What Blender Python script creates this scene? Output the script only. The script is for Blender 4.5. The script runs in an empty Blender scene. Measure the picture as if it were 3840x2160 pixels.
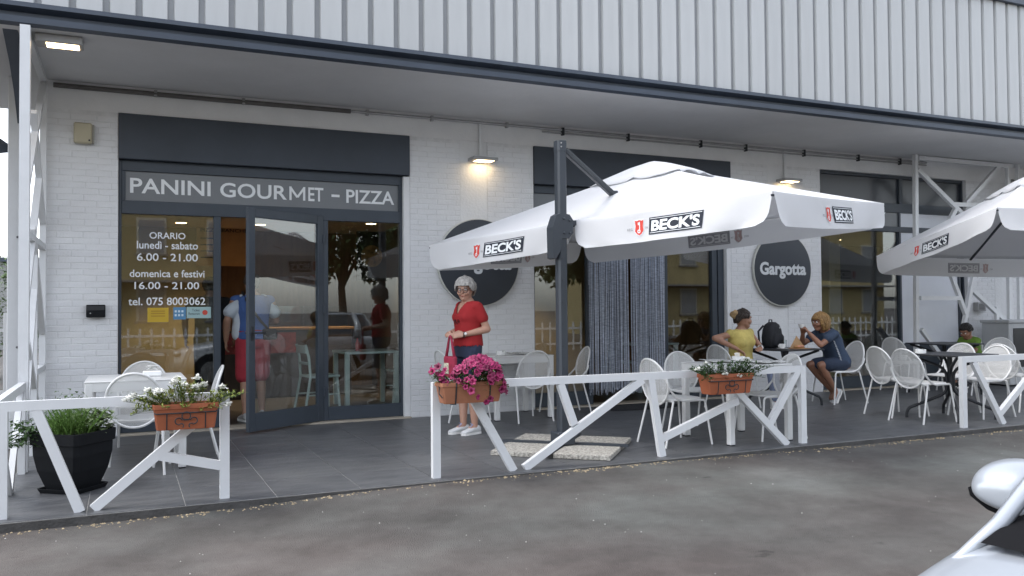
import bpy, bmesh, math, random
from mathutils import Vector, Matrix, noise
rnd = random.Random(7)
R = math.radians
scene = bpy.context.scene
COL = scene.collection

# ------------------------------------------------------------------ camera
CAM = Vector((0.0, -9.7927, 1.30))
FPX, YAW, PIT, ROL = 3189.9, 0.428014, 0.023785, -0.0079754
_f = Vector((math.sin(YAW)*math.cos(PIT), math.cos(YAW)*math.cos(PIT), math.sin(PIT)))
_r = Vector((math.cos(YAW), -math.sin(YAW), 0.0)); _u = _r.cross(_f)
_r2 = math.cos(ROL)*_r + math.sin(ROL)*_u; _u2 = -math.sin(ROL)*_r + math.cos(ROL)*_u
cam_data = bpy.data.cameras.new('camera'); cam = bpy.data.objects.new('camera', cam_data); COL.objects.link(cam)
cam_data.sensor_width = 36.0; cam_data.lens = 36.0*FPX/3840.0; cam_data.clip_end = 2000; cam_data.clip_start = 0.05
m = Matrix((( _r2.x, _u2.x, -_f.x, CAM.x), (_r2.y, _u2.y, -_f.y, CAM.y), (_r2.z, _u2.z, -_f.z, CAM.z), (0,0,0,1)))
cam.matrix_world = m
scene.camera = cam

def W(px, py, axis, val):
    """photo pixel (3840 x 2160) -> point on a known plane of the place"""
    d = _f + _r2*((px-1920)/FPX) - _u2*((py-1080)/FPX)
    i = 'xyz'.index(axis); t = (val-CAM[i])/d[i]
    return CAM + d*t

# ------------------------------------------------------------------ sky, sun, exposure
SUN_EL, SUN_AZ = R(60), R(290)          # azimuth: direction the light comes from, clockwise from +Y
world = bpy.data.worlds.new('World'); scene.world = world; world.use_nodes = True
nt = world.node_tree; nt.nodes.clear()
sky = nt.nodes.new('ShaderNodeTexSky'); sky.sky_type = 'NISHITA'; sky.sun_disc = False
sky.sun_elevation = SUN_EL; sky.sun_rotation = SUN_AZ
sky.air_density = 1.0; sky.dust_density = 2.0; sky.ozone_density = 1.0; sky.altitude = 200
hsv = nt.nodes.new('ShaderNodeHueSaturation'); hsv.inputs['Saturation'].default_value = 0.36   # thin overcast veil
bg = nt.nodes.new('ShaderNodeBackground'); bg.inputs['Strength'].default_value = 0.15
wo = nt.nodes.new('ShaderNodeOutputWorld')
nt.links.new(sky.outputs[0], hsv.inputs['Color']); nt.links.new(hsv.outputs[0], bg.inputs[0]); nt.links.new(bg.outputs[0], wo.inputs[0])
sl = bpy.data.lights.new('sun', 'SUN'); sl.energy = 0.6; sl.angle = R(30); sl.color = (1.0, 0.975, 0.94)
sun = bpy.data.objects.new('sun', sl); COL.objects.link(sun)
sd = Vector((math.sin(SUN_AZ)*math.cos(SUN_EL), math.cos(SUN_AZ)*math.cos(SUN_EL), math.sin(SUN_EL)))
sun.rotation_euler = sd.to_track_quat('Z', 'Y').to_euler(); sun.location = (0, -20, 30)
vs = scene.view_settings; vs.view_transform = 'Standard'; vs.look = 'None'; vs.gamma = 1.0; vs.use_curve_mapping = False
vs.exposure = 1.87
scene.render.engine = 'CYCLES'
scene.cycles.max_bounces = 8; scene.cycles.transparent_max_bounces = 24; scene.cycles.glossy_bounces = 4
scene.cycles.use_denoising = True
scene.cycles.sample_clamp_indirect = 6.0

# ------------------------------------------------------------------ materials
def lin(r, g, b):
    f = lambda c: (c/255/12.92) if c/255 <= .04045 else ((c/255+.055)/1.055)**2.4
    return (f(r), f(g), f(b))
_m = {}
def mat(name, col=(.5,.5,.5), rough=.5, metal=0.0, var=0.0, vs_=4.0, bump=0.0, bs=60.0, spec=.5, rand=0.0, coat=0.0, trans=0.0,
        stretch=(1,1,1), detail=5, stain=None, emit=None, estr=0, sss=0):
    if name in _m: return _m[name]
    M = bpy.data.materials.new(name); M.use_nodes = True; _m[name] = M
    n = M.node_tree.nodes; l = M.node_tree.links; p = n['Principled BSDF']
    p.inputs['Base Color'].default_value = (*col, 1); p.inputs['Roughness'].default_value = rough
    p.inputs['Metallic'].default_value = metal; p.inputs['Specular IOR Level'].default_value = spec
    if coat: p.inputs['Coat Weight'].default_value = coat; p.inputs['Coat Roughness'].default_value = .06
    if sss: p.inputs['Subsurface Weight'].default_value = sss; p.inputs['Subsurface Radius'].default_value = (.012,.005,.003); p.inputs['Subsurface Scale'].default_value = 1.0
    if emit: p.inputs['Emission Color'].default_value = (*emit, 1); p.inputs['Emission Strength'].default_value = estr
    tc = n.new('ShaderNodeTexCoord'); mp = n.new('ShaderNodeMapping'); mp.inputs['Scale'].default_value = stretch
    l.new(tc.outputs['Object'], mp.inputs['Vector'])
    src = None
    if var or stain:
        nz = n.new('ShaderNodeTexNoise'); nz.inputs['Scale'].default_value = vs_; nz.inputs['Detail'].default_value = detail; nz.inputs['Roughness'].default_value = .62
        l.new(mp.outputs[0], nz.inputs['Vector'])
        cr = n.new('ShaderNodeValToRGB'); e = cr.color_ramp.elements
        e[0].position = .3; e[1].position = .72
        e[0].color = (*[max(0, c*(1-var)) for c in col], 1); e[1].color = (*[min(1, c*(1+var)) for c in col], 1)
        l.new(nz.outputs['Fac'], cr.inputs[0]); src = cr.outputs[0]
        if stain:
            sc, th, scol, amt = stain
            n2 = n.new('ShaderNodeTexNoise'); n2.inputs['Scale'].default_value = sc; n2.inputs['Detail'].default_value = 8; n2.inputs['Roughness'].default_value = .7
            l.new(mp.outputs[0], n2.inputs['Vector'])
            r2 = n.new('ShaderNodeMapRange'); r2.inputs['From Min'].default_value = th; r2.inputs['From Max'].default_value = th+.09; r2.inputs['To Max'].default_value = amt
            l.new(n2.outputs['Fac'], r2.inputs['Value'])
            mx = n.new('ShaderNodeMixRGB'); mx.inputs['Color2'].default_value = (*scol, 1)
            l.new(r2.outputs[0], mx.inputs['Fac']); l.new(src, mx.inputs['Color1']); src = mx.outputs[0]
    if rand:
        oi = n.new('ShaderNodeObjectInfo'); mr = n.new('ShaderNodeMapRange'); mr.inputs['To Min'].default_value = 1-rand; mr.inputs['To Max'].default_value = 1+rand
        l.new(oi.outputs['Random'], mr.inputs['Value'])
        hs = n.new('ShaderNodeHueSaturation'); l.new(mr.outputs[0], hs.inputs['Value'])
        if src: l.new(src, hs.inputs['Color'])
        else: hs.inputs['Color'].default_value = (*col, 1)
        src = hs.outputs[0]
    if src: l.new(src, p.inputs['Base Color'])
    if bump:
        nb = n.new('ShaderNodeTexNoise'); nb.inputs['Scale'].default_value = bs; nb.inputs['Detail'].default_value = 4
        l.new(mp.outputs[0], nb.inputs['Vector'])
        b = n.new('ShaderNodeBump'); b.inputs['Strength'].default_value = bump; b.inputs['Distance'].default_value = .02
        l.new(nb.outputs['Fac'], b.inputs['Height']); l.new(b.outputs[0], p.inputs['Normal'])
    if trans: p.inputs['Transmission Weight'].default_value = trans
    return M

def glass_mat(name, tint=(.9,.95,.95), ior=1.75, rough=0.0):
    M = bpy.data.materials.new(name); M.use_nodes = True; n = M.node_tree.nodes; l = M.node_tree.links; n.clear()
    o = n.new('ShaderNodeOutputMaterial'); mx = n.new('ShaderNodeMixShader'); fr = n.new('ShaderNodeFresnel'); fr.inputs[0].default_value = ior
    t = n.new('ShaderNodeBsdfTransparent'); t.inputs[0].default_value = (*tint, 1)
    g = n.new('ShaderNodeBsdfGlossy'); g.inputs['Roughness'].default_value = rough
    ge = n.new('ShaderNodeNewGeometry'); ex = n.new('ShaderNodeMath'); ex.operation = 'MULTIPLY_ADD'; ex.inputs[1].default_value = -2.0; ex.inputs[2].default_value = 1.0
    pw = n.new('ShaderNodeMath'); pw.operation = 'POWER'; pw.inputs[0].default_value = ior       # same reflectance on both faces of the pane
    l.new(ge.outputs['Backfacing'], ex.inputs[0]); l.new(ex.outputs[0], pw.inputs[1]); l.new(pw.outputs[0], fr.inputs[0])
    l.new(fr.outputs[0], mx.inputs[0]); l.new(t.outputs[0], mx.inputs[1]); l.new(g.outputs[0], mx.inputs[2]); l.new(mx.outputs[0], o.inputs[0])
    return M

def mesh_sheet_mat(name, col, pitch=.0085, thr=.30):
    """perforated sheet: round holes on a square grid, real see-through holes"""
    M = mat(name, col, .45); n = M.node_tree.nodes; l = M.node_tree.links; p = n['Principled BSDF']
    tc = n.new('ShaderNodeTexCoord'); mp = n.new('ShaderNodeMapping'); mp.inputs['Scale'].default_value = (1/pitch,)*3
    l.new(tc.outputs['UV'], mp.inputs[0]); fr = n.new('ShaderNodeVectorMath'); fr.operation = 'FRACTION'; l.new(mp.outputs[0], fr.inputs[0])
    ds = n.new('ShaderNodeVectorMath'); ds.operation = 'DISTANCE'; ds.inputs[1].default_value = (.5,.5,0); l.new(fr.outputs[0], ds.inputs[0])
    gt = n.new('ShaderNodeMath'); gt.operation = 'GREATER_THAN'; gt.inputs[1].default_value = thr; l.new(ds.outputs['Value'], gt.inputs[0])
    l.new(gt.outputs[0], p.inputs['Alpha'])
    return M

M_white = mat('white_paint_metal', (.63,.64,.65), .38, var=.04, vs_=6, stain=(14,.70,(.30,.27,.22),.55))
M_whitet = mat('white_worn_table', (.63,.63,.62), .45, var=.05, vs_=7, stain=(22,.66,(.12,.10,.09),.7))
M_chair = mat('white_chair_tube', (.65,.65,.64), .35, rand=.04)
M_cmesh = mesh_sheet_mat('white_perforated_sheet', (.65,.65,.64), .0075, .33)
M_anth = mat('anthracite_metal', (.038,.049,.064), .42, var=.10, vs_=2.5, spec=.4)
M_anthd = mat('anthracite_header', (.046,.056,.072), .5, var=.12, vs_=1.5, spec=.35)
M_pole = mat('umbrella_grey_aluminium', (.034,.041,.051), .45, var=.06, vs_=5)
M_black = mat('black_metal', (.014,.016,.020), .45, var=.1)
M_blackp = mat('black_plastic', (.008,.009,.011), .7, spec=.18, var=.15, vs_=8)
M_wall = mat('white_painted_masonry', (.68,.685,.69), .8, var=.05, vs_=3, bump=.25, bs=40, stain=(9,.74,(.22,.21,.20),.5))
M_brick = mat('white_painted_brick', (.67,.675,.685), .75, var=.035, vs_=6, bump=.25, bs=45, rand=.015, stain=(7,.73,(.22,.21,.20),.5))
M_joint = mat('mortar_joint', (.62,.625,.63), .9, var=.12, vs_=9)
M_soffit = mat('soffit_plaster', (.56,.565,.57), .85, var=.06, vs_=1.3, bump=.1, bs=20, stain=(5,.76,(.2,.2,.2),.5))
M_clad = mat('ribbed_white_cladding', (.465,.472,.470), .5, var=.06, vs_=2.2, stretch=(3,3,.35), stain=(3.2,.66,(.40,.39,.36),.5), rand=.03)
M_cladg = mat('cladding_groove', (.30,.31,.32), .6, var=.06)
M_fascia = mat('blue_grey_steel_beam', (.050,.064,.088), .45, var=.12, vs_=1.8)
M_conc = mat('concrete', (.25,.245,.24), .85, var=.15, vs_=5, bump=.3, bs=60)
M_kerb = mat('dark_kerb', (.060,.058,.056), .85, var=.3, vs_=9, bump=.5, bs=50)
M_grout = mat('grout', (.36,.355,.34), .9, var=.2, vs_=8)
M_stone = mat('travertine_sill', (.36,.32,.26), .6, var=.15, vs_=6, stretch=(1,6,1))
M_glass = glass_mat('window_glass', (.90,.94,.94), 1.80)
M_cupg = glass_mat('drinking_glass', (.93,.95,.95), 1.5)
M_frost = mat('frosted_sign_band', (.145,.155,.165), .35, var=.08, vs_=2)
M_letter = mat('white_vinyl_letters', (.72,.74,.75), .5)
M_letterg = mat('pale_grey_letters', (.60,.62,.63), .5)
M_fabric = mat('white_canopy_fabric', (.84,.84,.85), .85, var=.02, vs_=3, bump=.12, bs=9)
def _translucent(M, amt, col):
    n = M.node_tree.nodes; l = M.node_tree.links; p = n['Principled BSDF']; o = [x for x in n if x.type == 'OUTPUT_MATERIAL'][0]
    tr = n.new('ShaderNodeBsdfTranslucent'); tr.inputs[0].default_value = (*col, 1); mx = n.new('ShaderNodeMixShader'); mx.inputs[0].default_value = amt
    l.new(p.outputs[0], mx.inputs[1]); l.new(tr.outputs[0], mx.inputs[2]); l.new(mx.outputs[0], o.inputs[0])
_translucent(M_fabric, .40, (.75,.76,.78))
M_navy = mat('printed_navy', (.012,.016,.028), .8)
M_red = mat('printed_red', (.55,.05,.035), .8)
M_terra = mat('terracotta_plastic', (.31,.088,.036), .55, var=.10, vs_=7, bump=.08)
M_terra2 = mat('light_terracotta_plastic', (.32,.128,.066), .55, var=.12, vs_=7, bump=.08)
M_soil = mat('potting_soil', (.03,.022,.016), .95, var=.3, vs_=30, bump=.6)

# ------------------------------------------------------------------ mesh builder
class MB:
    def __init__(s): s.v = []; s.f = []; s.uv = None
    def add(s, vs, fs):
        b = len(s.v); s.v += [Vector(p) for p in vs]; s.f += [tuple(b+i for i in f) for f in fs]; return s
    def box(s, x0, x1, y0, y1, z0, z1, M=None):
        p = [Vector((x,y,z)) for x in (x0,x1) for y in (y0,y1) for z in (z0,z1)]
        if M: p = [M @ q for q in p]
        return s.add(p, [(0,1,3,2),(4,6,7,5),(0,4,5,1),(2,3,7,6),(0,2,6,4),(1,5,7,3)])
    def bbox(s, x0, x1, y0, y1, z0, z1, b=.004, M=None):
        """box with chamfered edges"""
        bm = bmesh.new(); bmesh.ops.create_cube(bm, size=1)
        for v in bm.verts: v.co = Vector(((x0+x1)/2+v.co.x*(x1-x0), (y0+y1)/2+v.co.y*(y1-y0), (z0+z1)/2+v.co.z*(z1-z0)))
        bmesh.ops.bevel(bm, geom=list(bm.edges), offset=b, segments=1, affect='EDGES')
        s.frombm(bm, M); return s
    def frombm(s, bm, M=None):
        bm.verts.index_update(); s.add([(M @ v.co) if M else v.co.copy() for v in bm.verts], [tuple(v.index for v in f.verts) for f in bm.faces]); bm.free(); return s
    def bar(s, a, b, w, d, side=(0,1,0), ext=0.0):
        """rectangular bar from a to b, w across, d along 'side'"""
        a = Vector(a); b = Vector(b); t = (b-a).normalized(); a = a-t*ext; b = b+t*ext
        sd_ = Vector(side); sd_ = (sd_-t*sd_.dot(t)).normalized(); o = t.cross(sd_)
        p = []
        for q in (a, b):
            for i, j in ((-1,-1),(1,-1),(1,1),(-1,1)): p.append(q + o*(i*w/2) + sd_*(j*d/2))
        return s.add(p, [(0,1,2,3)[::-1],(4,5,6,7),(0,1,5,4),(1,2,6,5),(2,3,7,6),(3,0,4,7)])
    def tube(s, pts, r, seg=8, closed=False, cap=True):
        pts = [Vector(p) for p in pts]; n = len(pts); rs = r if isinstance(r, (list,tuple)) else [r]*n
        b = len(s.v); prev = None
        for i in range(n):
            if closed: t = (pts[(i+1)%n]-pts[i-1])
            else: t = pts[min(i+1,n-1)]-pts[max(i-1,0)]
            t.normalize()
            if prev is None:
                a = Vector((0,0,1)) if abs(t.z) < .9 else Vector((1,0,0)); u = t.cross(a).normalized()
            else:
                u = prev - t*prev.dot(t); u = u.normalized() if u.length > 1e-6 else t.orthogonal().normalized()
            prev = u; w = t.cross(u)
            for k in range(seg):
                a = 2*math.pi*k/seg; s.v.append(pts[i] + (u*math.cos(a)+w*math.sin(a))*rs[i])
        for i in range(n if closed else n-1):
            j = (i+1) % n
            for k in range(seg): s.f.append((b+i*seg+k, b+i*seg+(k+1)%seg, b+j*seg+(k+1)%seg, b+j*seg+k))
        if cap and not closed:
            s.f.append(tuple(b+k for k in range(seg))[::-1]); s.f.append(tuple(b+(n-1)*seg+k for k in range(seg)))
        return s
    def lathe(s, prof, seg=24, M=None, cap=True):
        b = len(s.v)
        for r, z in prof:
            for k in range(seg):
                a = 2*math.pi*k/seg; p = Vector((r*math.cos(a), r*math.sin(a), z)); s.v.append(M @ p if M else p)
        for i in range(len(prof)-1):
            for k in range(seg): s.f.append((b+i*seg+k, b+i*seg+(k+1)%seg, b+(i+1)*seg+(k+1)%seg, b+(i+1)*seg+k))
        if cap:
            s.f.append(tuple(b+k for k in range(seg))[::-1]); n = len(prof)-1; s.f.append(tuple(b+n*seg+k for k in range(seg)))
        return s
    def prism(s, poly, ext, M=None):
        """poly: list of 3D points (planar), ext: extrusion vector"""
        n = len(poly); e = Vector(ext); a = [Vector(p) for p in poly]; c = a+[p+e for p in a]
        if M: c = [M @ p for p in c]
        return s.add(c, [tuple(range(n))[::-1], tuple(range(n,2*n))] + [(i,(i+1)%n,n+(i+1)%n,n+i) for i in range(n)])
    def rings(s, rg, cap=True, closed=True):
        b = len(s.v); n = len(rg[0])
        for g in rg: s.v += [Vector(p) for p in g]
        for i in range(len(rg)-1):
            for k in range(n if closed else n-1): s.f.append((b+i*n+k, b+i*n+(k+1)%n, b+(i+1)*n+(k+1)%n, b+(i+1)*n+k))
        if cap: s.f.append(tuple(b+k for k in range(n))[::-1]); s.f.append(tuple(b+(len(rg)-1)*n+k for k in range(n)))
        return s
    def ball(s, c, r, seg=12, rg=8, sc=(1,1,1)):
        c = Vector(c); pr = [(max(1e-4,math.sin(math.pi*i/rg)), -math.cos(math.pi*i/rg)) for i in range(rg+1)]
        Mx = Matrix.Translation(c) @ Matrix.Diagonal((r*sc[0], r*sc[1], r*sc[2], 1)); return s.lathe(pr, seg, Mx)
    def me(s, name, smooth=False):
        me = bpy.data.meshes.new(name); me.from_pydata([tuple(v) for v in s.v], [], s.f); me.validate()
        bm = bmesh.new(); bm.from_mesh(me); bmesh.ops.recalc_face_normals(bm, faces=bm.faces); bm.to_mesh(me); bm.free()
        if smooth:
            me.polygons.foreach_set('use_smooth', [True]*len(me.polygons))
            if smooth != 'all': me.set_sharp_from_angle(angle=R(38))
        me.update(); return me
    def build(s, name, material, parent=None, smooth=False, **kw):
        return link(name, s.me(name, smooth), material, parent, **kw)

def link(name, me, material=None, parent=None, kind=None, label=None, cat=None, group=None, loc=None, rot=None, scale=None):
    o = bpy.data.objects.new(name, me); COL.objects.link(o)
    if material is not None and not len(me.materials): me.materials.append(material)
    if parent: o.parent = parent
    if loc is not None: o.location = loc
    if rot is not None: o.rotation_euler = rot
    if scale is not None: o.scale = scale
    tag(o, label, cat, group, kind); return o
def tag(o, label=None, cat=None, group=None, kind=None):
    if label: o['label'] = label
    if cat: o['category'] = cat
    if group: o['group'] = group
    if kind: o['kind'] = kind
    return o
def thing(name, label, cat, loc=(0,0,0), rz=0.0, group=None):
    o = bpy.data.objects.new(name, None); COL.objects.link(o); o.location = loc; o.rotation_euler = (0,0,rz); o.empty_display_size = .1
    return tag(o, label, cat, group)
def copy_tree(o, parent=None):
    c = o.copy(); COL.objects.link(c); c.parent = parent
    for ch in list(o.children): copy_tree(ch, c)
    return c
def place(proto, loc, rz, label=None):
    c = copy_tree(proto); c.location = loc; c.rotation_euler = (0,0,rz)
    if label: c['label'] = label
    return c
def text_mesh(body, size, depth=.004, offset=0.0, align='CENTER', spacing=1.0, shear=0.0, res=4):
    cu = bpy.data.curves.new('txt', 'FONT'); cu.body = body; cu.size = size; cu.extrude = depth/2; cu.offset = offset
    cu.align_x = align; cu.align_y = 'CENTER'; cu.space_character = spacing; cu.shear = shear; cu.resolution_u = res
    o = bpy.data.objects.new('txt', cu); COL.objects.link(o)
    dg = bpy.context.evaluated_depsgraph_get(); me = bpy.data.meshes.new_from_object(o.evaluated_get(dg))
    bpy.data.objects.remove(o); bpy.data.curves.remove(cu); return me
def fit_text(body, x0, x1, zc, h, y, material, parent, name='lettering', offset=0.0, depth=.004, spacing=1.0):
    """letters facing -Y between x0 and x1 (local), cap box height h; one object per word"""
    def ext(me):
        xs = [v.co.x for v in me.vertices]; ys = [v.co.y for v in me.vertices]; return min(xs), max(xs), min(ys), max(ys)
    full = text_mesh(body, 1.0, .01, offset, 'LEFT', spacing); a, b, c, d = ext(full)
    sx = (x1-x0)/(b-a); sy = h/(d-c) if h else sx; words = body.split(' '); out = None; pre = ''
    for wd in words:
        if len(words) == 1: me = full; dx = 0.0
        else:
            me = text_mesh(wd, 1.0, .01, offset, 'LEFT', spacing)
            pm = text_mesh(pre+wd, 1.0, .01, offset, 'LEFT', spacing); dx = ext(pm)[1]-ext(me)[1]
        pre += wd+' '
        for v in me.vertices: v.co = Vector((x0+(v.co.x+dx-a)*sx, y + (-v.co.z/.01)*depth, zc+(v.co.y-(c+d)/2)*sy))
        out = link(name, me, material, parent)
    return out
def remesh(mb, voxel, smooth_it=4, factor=.5, name='m'):
    me = mb.me(name); o = bpy.data.objects.new('tmp', me); COL.objects.link(o)
    r = o.modifiers.new('r', 'REMESH'); r.mode = 'VOXEL'; r.voxel_size = voxel
    if smooth_it: s = o.modifiers.new('s', 'SMOOTH'); s.factor = factor; s.iterations = smooth_it
    dg = bpy.context.evaluated_depsgraph_get(); out = bpy.data.meshes.new_from_object(o.evaluated_get(dg))
    bpy.data.objects.remove(o); bpy.data.meshes.remove(me); out.name = name
    out.polygons.foreach_set('use_smooth', [True]*len(out.polygons)); return out
def cut(me, test):
    bm = bmesh.new(); bm.from_mesh(me); dl = [v for v in bm.verts if test(v.co)]
    bmesh.ops.delete(bm, geom=dl, context='VERTS'); bm.to_mesh(me); bm.free(); me.update(); return me
# ------------------------------------------------------------------ ground and terrace
def lerp_tab(x, tab):
    if x <= tab[0][0]: return tab[0][1]
    for (a, va), (b, vb) in zip(tab, tab[1:]):
        if x <= b: return va+(vb-va)*(x-a)/(b-a)
    return tab[-1][1]
EDGE_Y = -3.667
def gz(x, y):
    e = lerp_tab(x, [(-1,-.062),(0,-.058),(.8,-.048),(1.6,-.02),(2.4,-.014),(4,-.016),(5,-.03),(6.5,-.045),(9,-.05)])
    d = max(0, EDGE_Y-y); k = min(d, 4.4)*.037 + max(0, min(d-4.4, 16))*.012
    n = noise.noise(Vector((x*.6, y*.6, 0)))*.008*min(1, d)
    return e*max(0, 1-d/4.4) + (-.05)*min(1, d/4.4) - k + n
def asphalt_mat():
    M = mat('asphalt', (.115,.110,.104), .88, bump=.55, bs=160); n = M.node_tree.nodes; l = M.node_tree.links; p = n['Principled BSDF']
    tc = n.new('ShaderNodeTexCoord')
    def nz(scale, detail=6, rough=.6, st=(1,1,1), rot=0):
        mp = n.new('ShaderNodeMapping'); mp.inputs['Scale'].default_value = st; mp.inputs['Rotation'].default_value = (0,0,rot); l.new(tc.outputs['Object'], mp.inputs[0])
        t = n.new('ShaderNodeTexNoise'); t.inputs['Scale'].default_value = scale; t.inputs['Detail'].default_value = detail; t.inputs['Roughness'].default_value = rough
        l.new(mp.outputs[0], t.inputs['Vector']); return t.outputs['Fac']
    def ramp(f, stops):
        r = n.new('ShaderNodeValToRGB'); e = r.color_ramp.elements
        while len(e) < len(stops): e.new(.5)
        for i, (pp, c) in enumerate(stops): e[i].position = pp; e[i].color = (*c, 1)
        l.new(f, r.inputs[0]); return r.outputs[0]
    def mix(a, b, fac, mode='MULTIPLY'):
        x = n.new('ShaderNodeMixRGB'); x.blend_type = mode
        if isinstance(fac, float): x.inputs[0].default_value = fac
        else: l.new(fac, x.inputs[0])
        l.new(a, x.inputs[1]); l.new(b, x.inputs[2]); return x.outputs[0]
    base = ramp(nz(.8, 10, .70), [(.36,(.047,.042,.039)),(.46,(.065,.060,.056)),(.56,(.083,.080,.075)),(.68,(.108,.106,.102))])
    tint = ramp(nz(.33, 4, .5, (1,1.6,1)), [(.38,(1.07,.96,.94)),(.50,(1,.99,.98)),(.62,(.96,1.01,1.0))])
    streak = ramp(nz(1.6, 9, .68, (.8,1.1,1), .6), [(.36,(.78,.77,.76)),(.50,(.98,.98,.98)),(.66,(1.15,1.15,1.15))])
    grain = ramp(nz(260, 3, .7), [(.30,(.70,.70,.70)),(.5,(1,1,1)),(.72,(1.32,1.31,1.29))])
    spots = ramp(nz(4.6, 4, .55, (.7,1.2,1)), [(.69,(1,1,1)),(.74,(.52,.51,.50))])
    pale = ramp(nz(6.0, 6, .75), [(.66,(1,1,1)),(.74,(1.5,1.48,1.44))])
    c = mix(base, tint, 1.0); c = mix(c, streak, 1.0); c = mix(c, grain, 1.0); c = mix(c, spots, 1.0); c = mix(c, pale, 1.0)
    l.new(c, p.inputs['Base Color']); return M
xs = [-400,-120,-40,-15,-6,-3]+[-1.5+.3*i for i in range(42)]+[12,15,22,40,120,400]
ys = [-400,-120,-45,-28,-20,-16,-13,-11]+[-10+.3*i for i in range(21)]+[EDGE_Y,-3,-1,2,8,20,60,200,400]
g = MB()
for y in ys:
    for x in xs: g.v.append(Vector((x, y, gz(x, y))))
nx = len(xs)
for j in range(len(ys)-1):
    for i in range(nx-1): g.f.append((j*nx+i, j*nx+i+1, (j+1)*nx+i+1, (j+1)*nx+i))
g.build('asphalt_ground', asphalt_mat(), smooth='all', kind='structure')

def tile_mat():
    M = mat('slate_tile', (.090,.092,.097), .42, bump=.12, bs=30); n = M.node_tree.nodes; l = M.node_tree.links; p = n['Principled BSDF']
    tc = n.new('ShaderNodeTexCoord'); oi = n.new('ShaderNodeObjectInfo'); ad = n.new('ShaderNodeVectorMath'); ad.operation = 'ADD'
    sc_ = n.new('ShaderNodeVectorMath'); sc_.operation = 'SCALE'; sc_.inputs['Scale'].default_value = 37.0
    cx = n.new('ShaderNodeCombineXYZ'); l.new(oi.outputs['Random'], cx.inputs[0]); l.new(oi.outputs['Random'], cx.inputs[1])
    l.new(cx.outputs[0], sc_.inputs[0]); l.new(tc.outputs['Object'], ad.inputs[0]); l.new(sc_.outputs[0], ad.inputs[1])
    mp = n.new('ShaderNodeMapping'); mp.inputs['Scale'].default_value = (1.2,4.5,1); mp.inputs['Rotation'].default_value = (0,0,.25); l.new(ad.outputs[0], mp.inputs[0])
    t = n.new('ShaderNodeTexNoise'); t.inputs['Scale'].default_value = 2.6; t.inputs['Detail'].default_value = 8; t.inputs['Roughness'].default_value = .66; l.new(mp.outputs[0], t.inputs['Vector'])
    r = n.new('ShaderNodeValToRGB'); e = r.color_ramp.elements; e[0].position = .30; e[1].position = .74; e[0].color = (.046,.049,.055,1); e[1].color = (.120,.122,.126,1); l.new(t.outputs['Fac'], r.inputs[0])
    hs = n.new('ShaderNodeHueSaturation'); mr = n.new('ShaderNodeMapRange'); mr.inputs['To Min'].default_value = .92; mr.inputs['To Max'].default_value = 1.08
    l.new(oi.outputs['Random'], mr.inputs['Value']); l.new(mr.outputs[0], hs.inputs['Value']); l.new(r.outputs[0], hs.inputs['Color'])
    # trodden dust across the whole floor
    ge = n.new('ShaderNodeNewGeometry'); t2 = n.new('ShaderNodeTexNoise'); t2.inputs['Scale'].default_value = .9; t2.inputs['Detail'].default_value = 7; l.new(ge.outputs['Position'], t2.inputs['Vector'])
    r2 = n.new('ShaderNodeMapRange'); r2.inputs['From Min'].default_value = .46; r2.inputs['From Max'].default_value = .74; r2.inputs['To Max'].default_value = .40; l.new(t2.outputs['Fac'], r2.inputs['Value'])
    mx = n.new('ShaderNodeMixRGB'); mx.inputs[2].default_value = (.165,.165,.160,1); l.new(r2.outputs[0], mx.inputs[0]); l.new(hs.outputs[0], mx.inputs[1])
    l.new(mx.outputs[0], p.inputs['Base Color']); return M
terr = tag(MB().box(-.79, 16, EDGE_Y, .30, -.45, -.005).build('terrace', M_grout), kind='structure')
MB().box(-.81, 16, EDGE_Y-.022, EDGE_Y-.001, -.45, -.007).build('kerb_strip', M_kerb, terr)
M_tile = tile_mat(); tile_me = MB().bbox(-.2958, .2958, -.2972, .2972, -.012, 0, .0015).me('tile'); tile_me.materials.append(M_tile)
x0 = -.217-.60
ncol = 28
for i in range(ncol):
    for j in range(7):
        cx, cy = x0+.30+.597*i, EDGE_Y+.2985+.597*j
        sx = 1.0
        if i == 0: 
            lo = -.788; hi = x0+.5985; cx = (lo+hi)/2; sx = (hi-lo)/.596
        sy = 1.0
        if cy+.2985 > .09:
            lo = cy-.2985; 
            if lo > .05: continue
            sy = (.08-lo)/.597; cy = (lo+.08)/2
        link('tile', tile_me, None, terr, loc=(cx, cy, rnd.uniform(-.0006,.0006)), scale=(sx, sy, 1))

# ------------------------------------------------------------------ the building
B = thing('cafe_building', 'long low building with white painted brick piers, dark shopfronts and ribbed pale cladding above', 'building')
SOF = 3.668
OPEN = [(-.058, 3.125), (4.785, 7.930), (9.640, 12.868)]
PIER = [(-.725,-.058), (3.125,4.785), (7.930,9.640), (12.868,16.0)]
STRIP = [None, (3.785,4.130), (8.625,8.965), (13.55,13.9)]
OT = 3.385
wall = MB()
for a, b in PIER: wall.box(a, b, .012, .32, -.01, OT)
wall.box(-.725, 16, .0, .32, OT, SOF)           # ring beam above the openings
wall.box(-.725, -.55, .32, 9, 0, 5.5)
wall.box(-.725, 16, 9, 9.2, 0, 5.5)
wall.box(15.8, 16, .32, 9, 0, 5.5)
wall_o = wall.build('wall', M_wall, B)
def mortar(x0_, x1_): MB().box(x0_, x1_, .0065, .0118, 0, OT).build('mortar_bed', M_joint, B)
for k, (a, b) in enumerate(PIER):
    st = STRIP[k]
    if st:
        MB().box(st[0], st[1], .0095, .0119, .0, OT-.002).build('pilaster_strip', M_wall, B)
        mortar(a+.002, st[0]-.008); mortar(st[1]+.008, b-.002)
    else: mortar(a+.002, b-.002)
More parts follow.
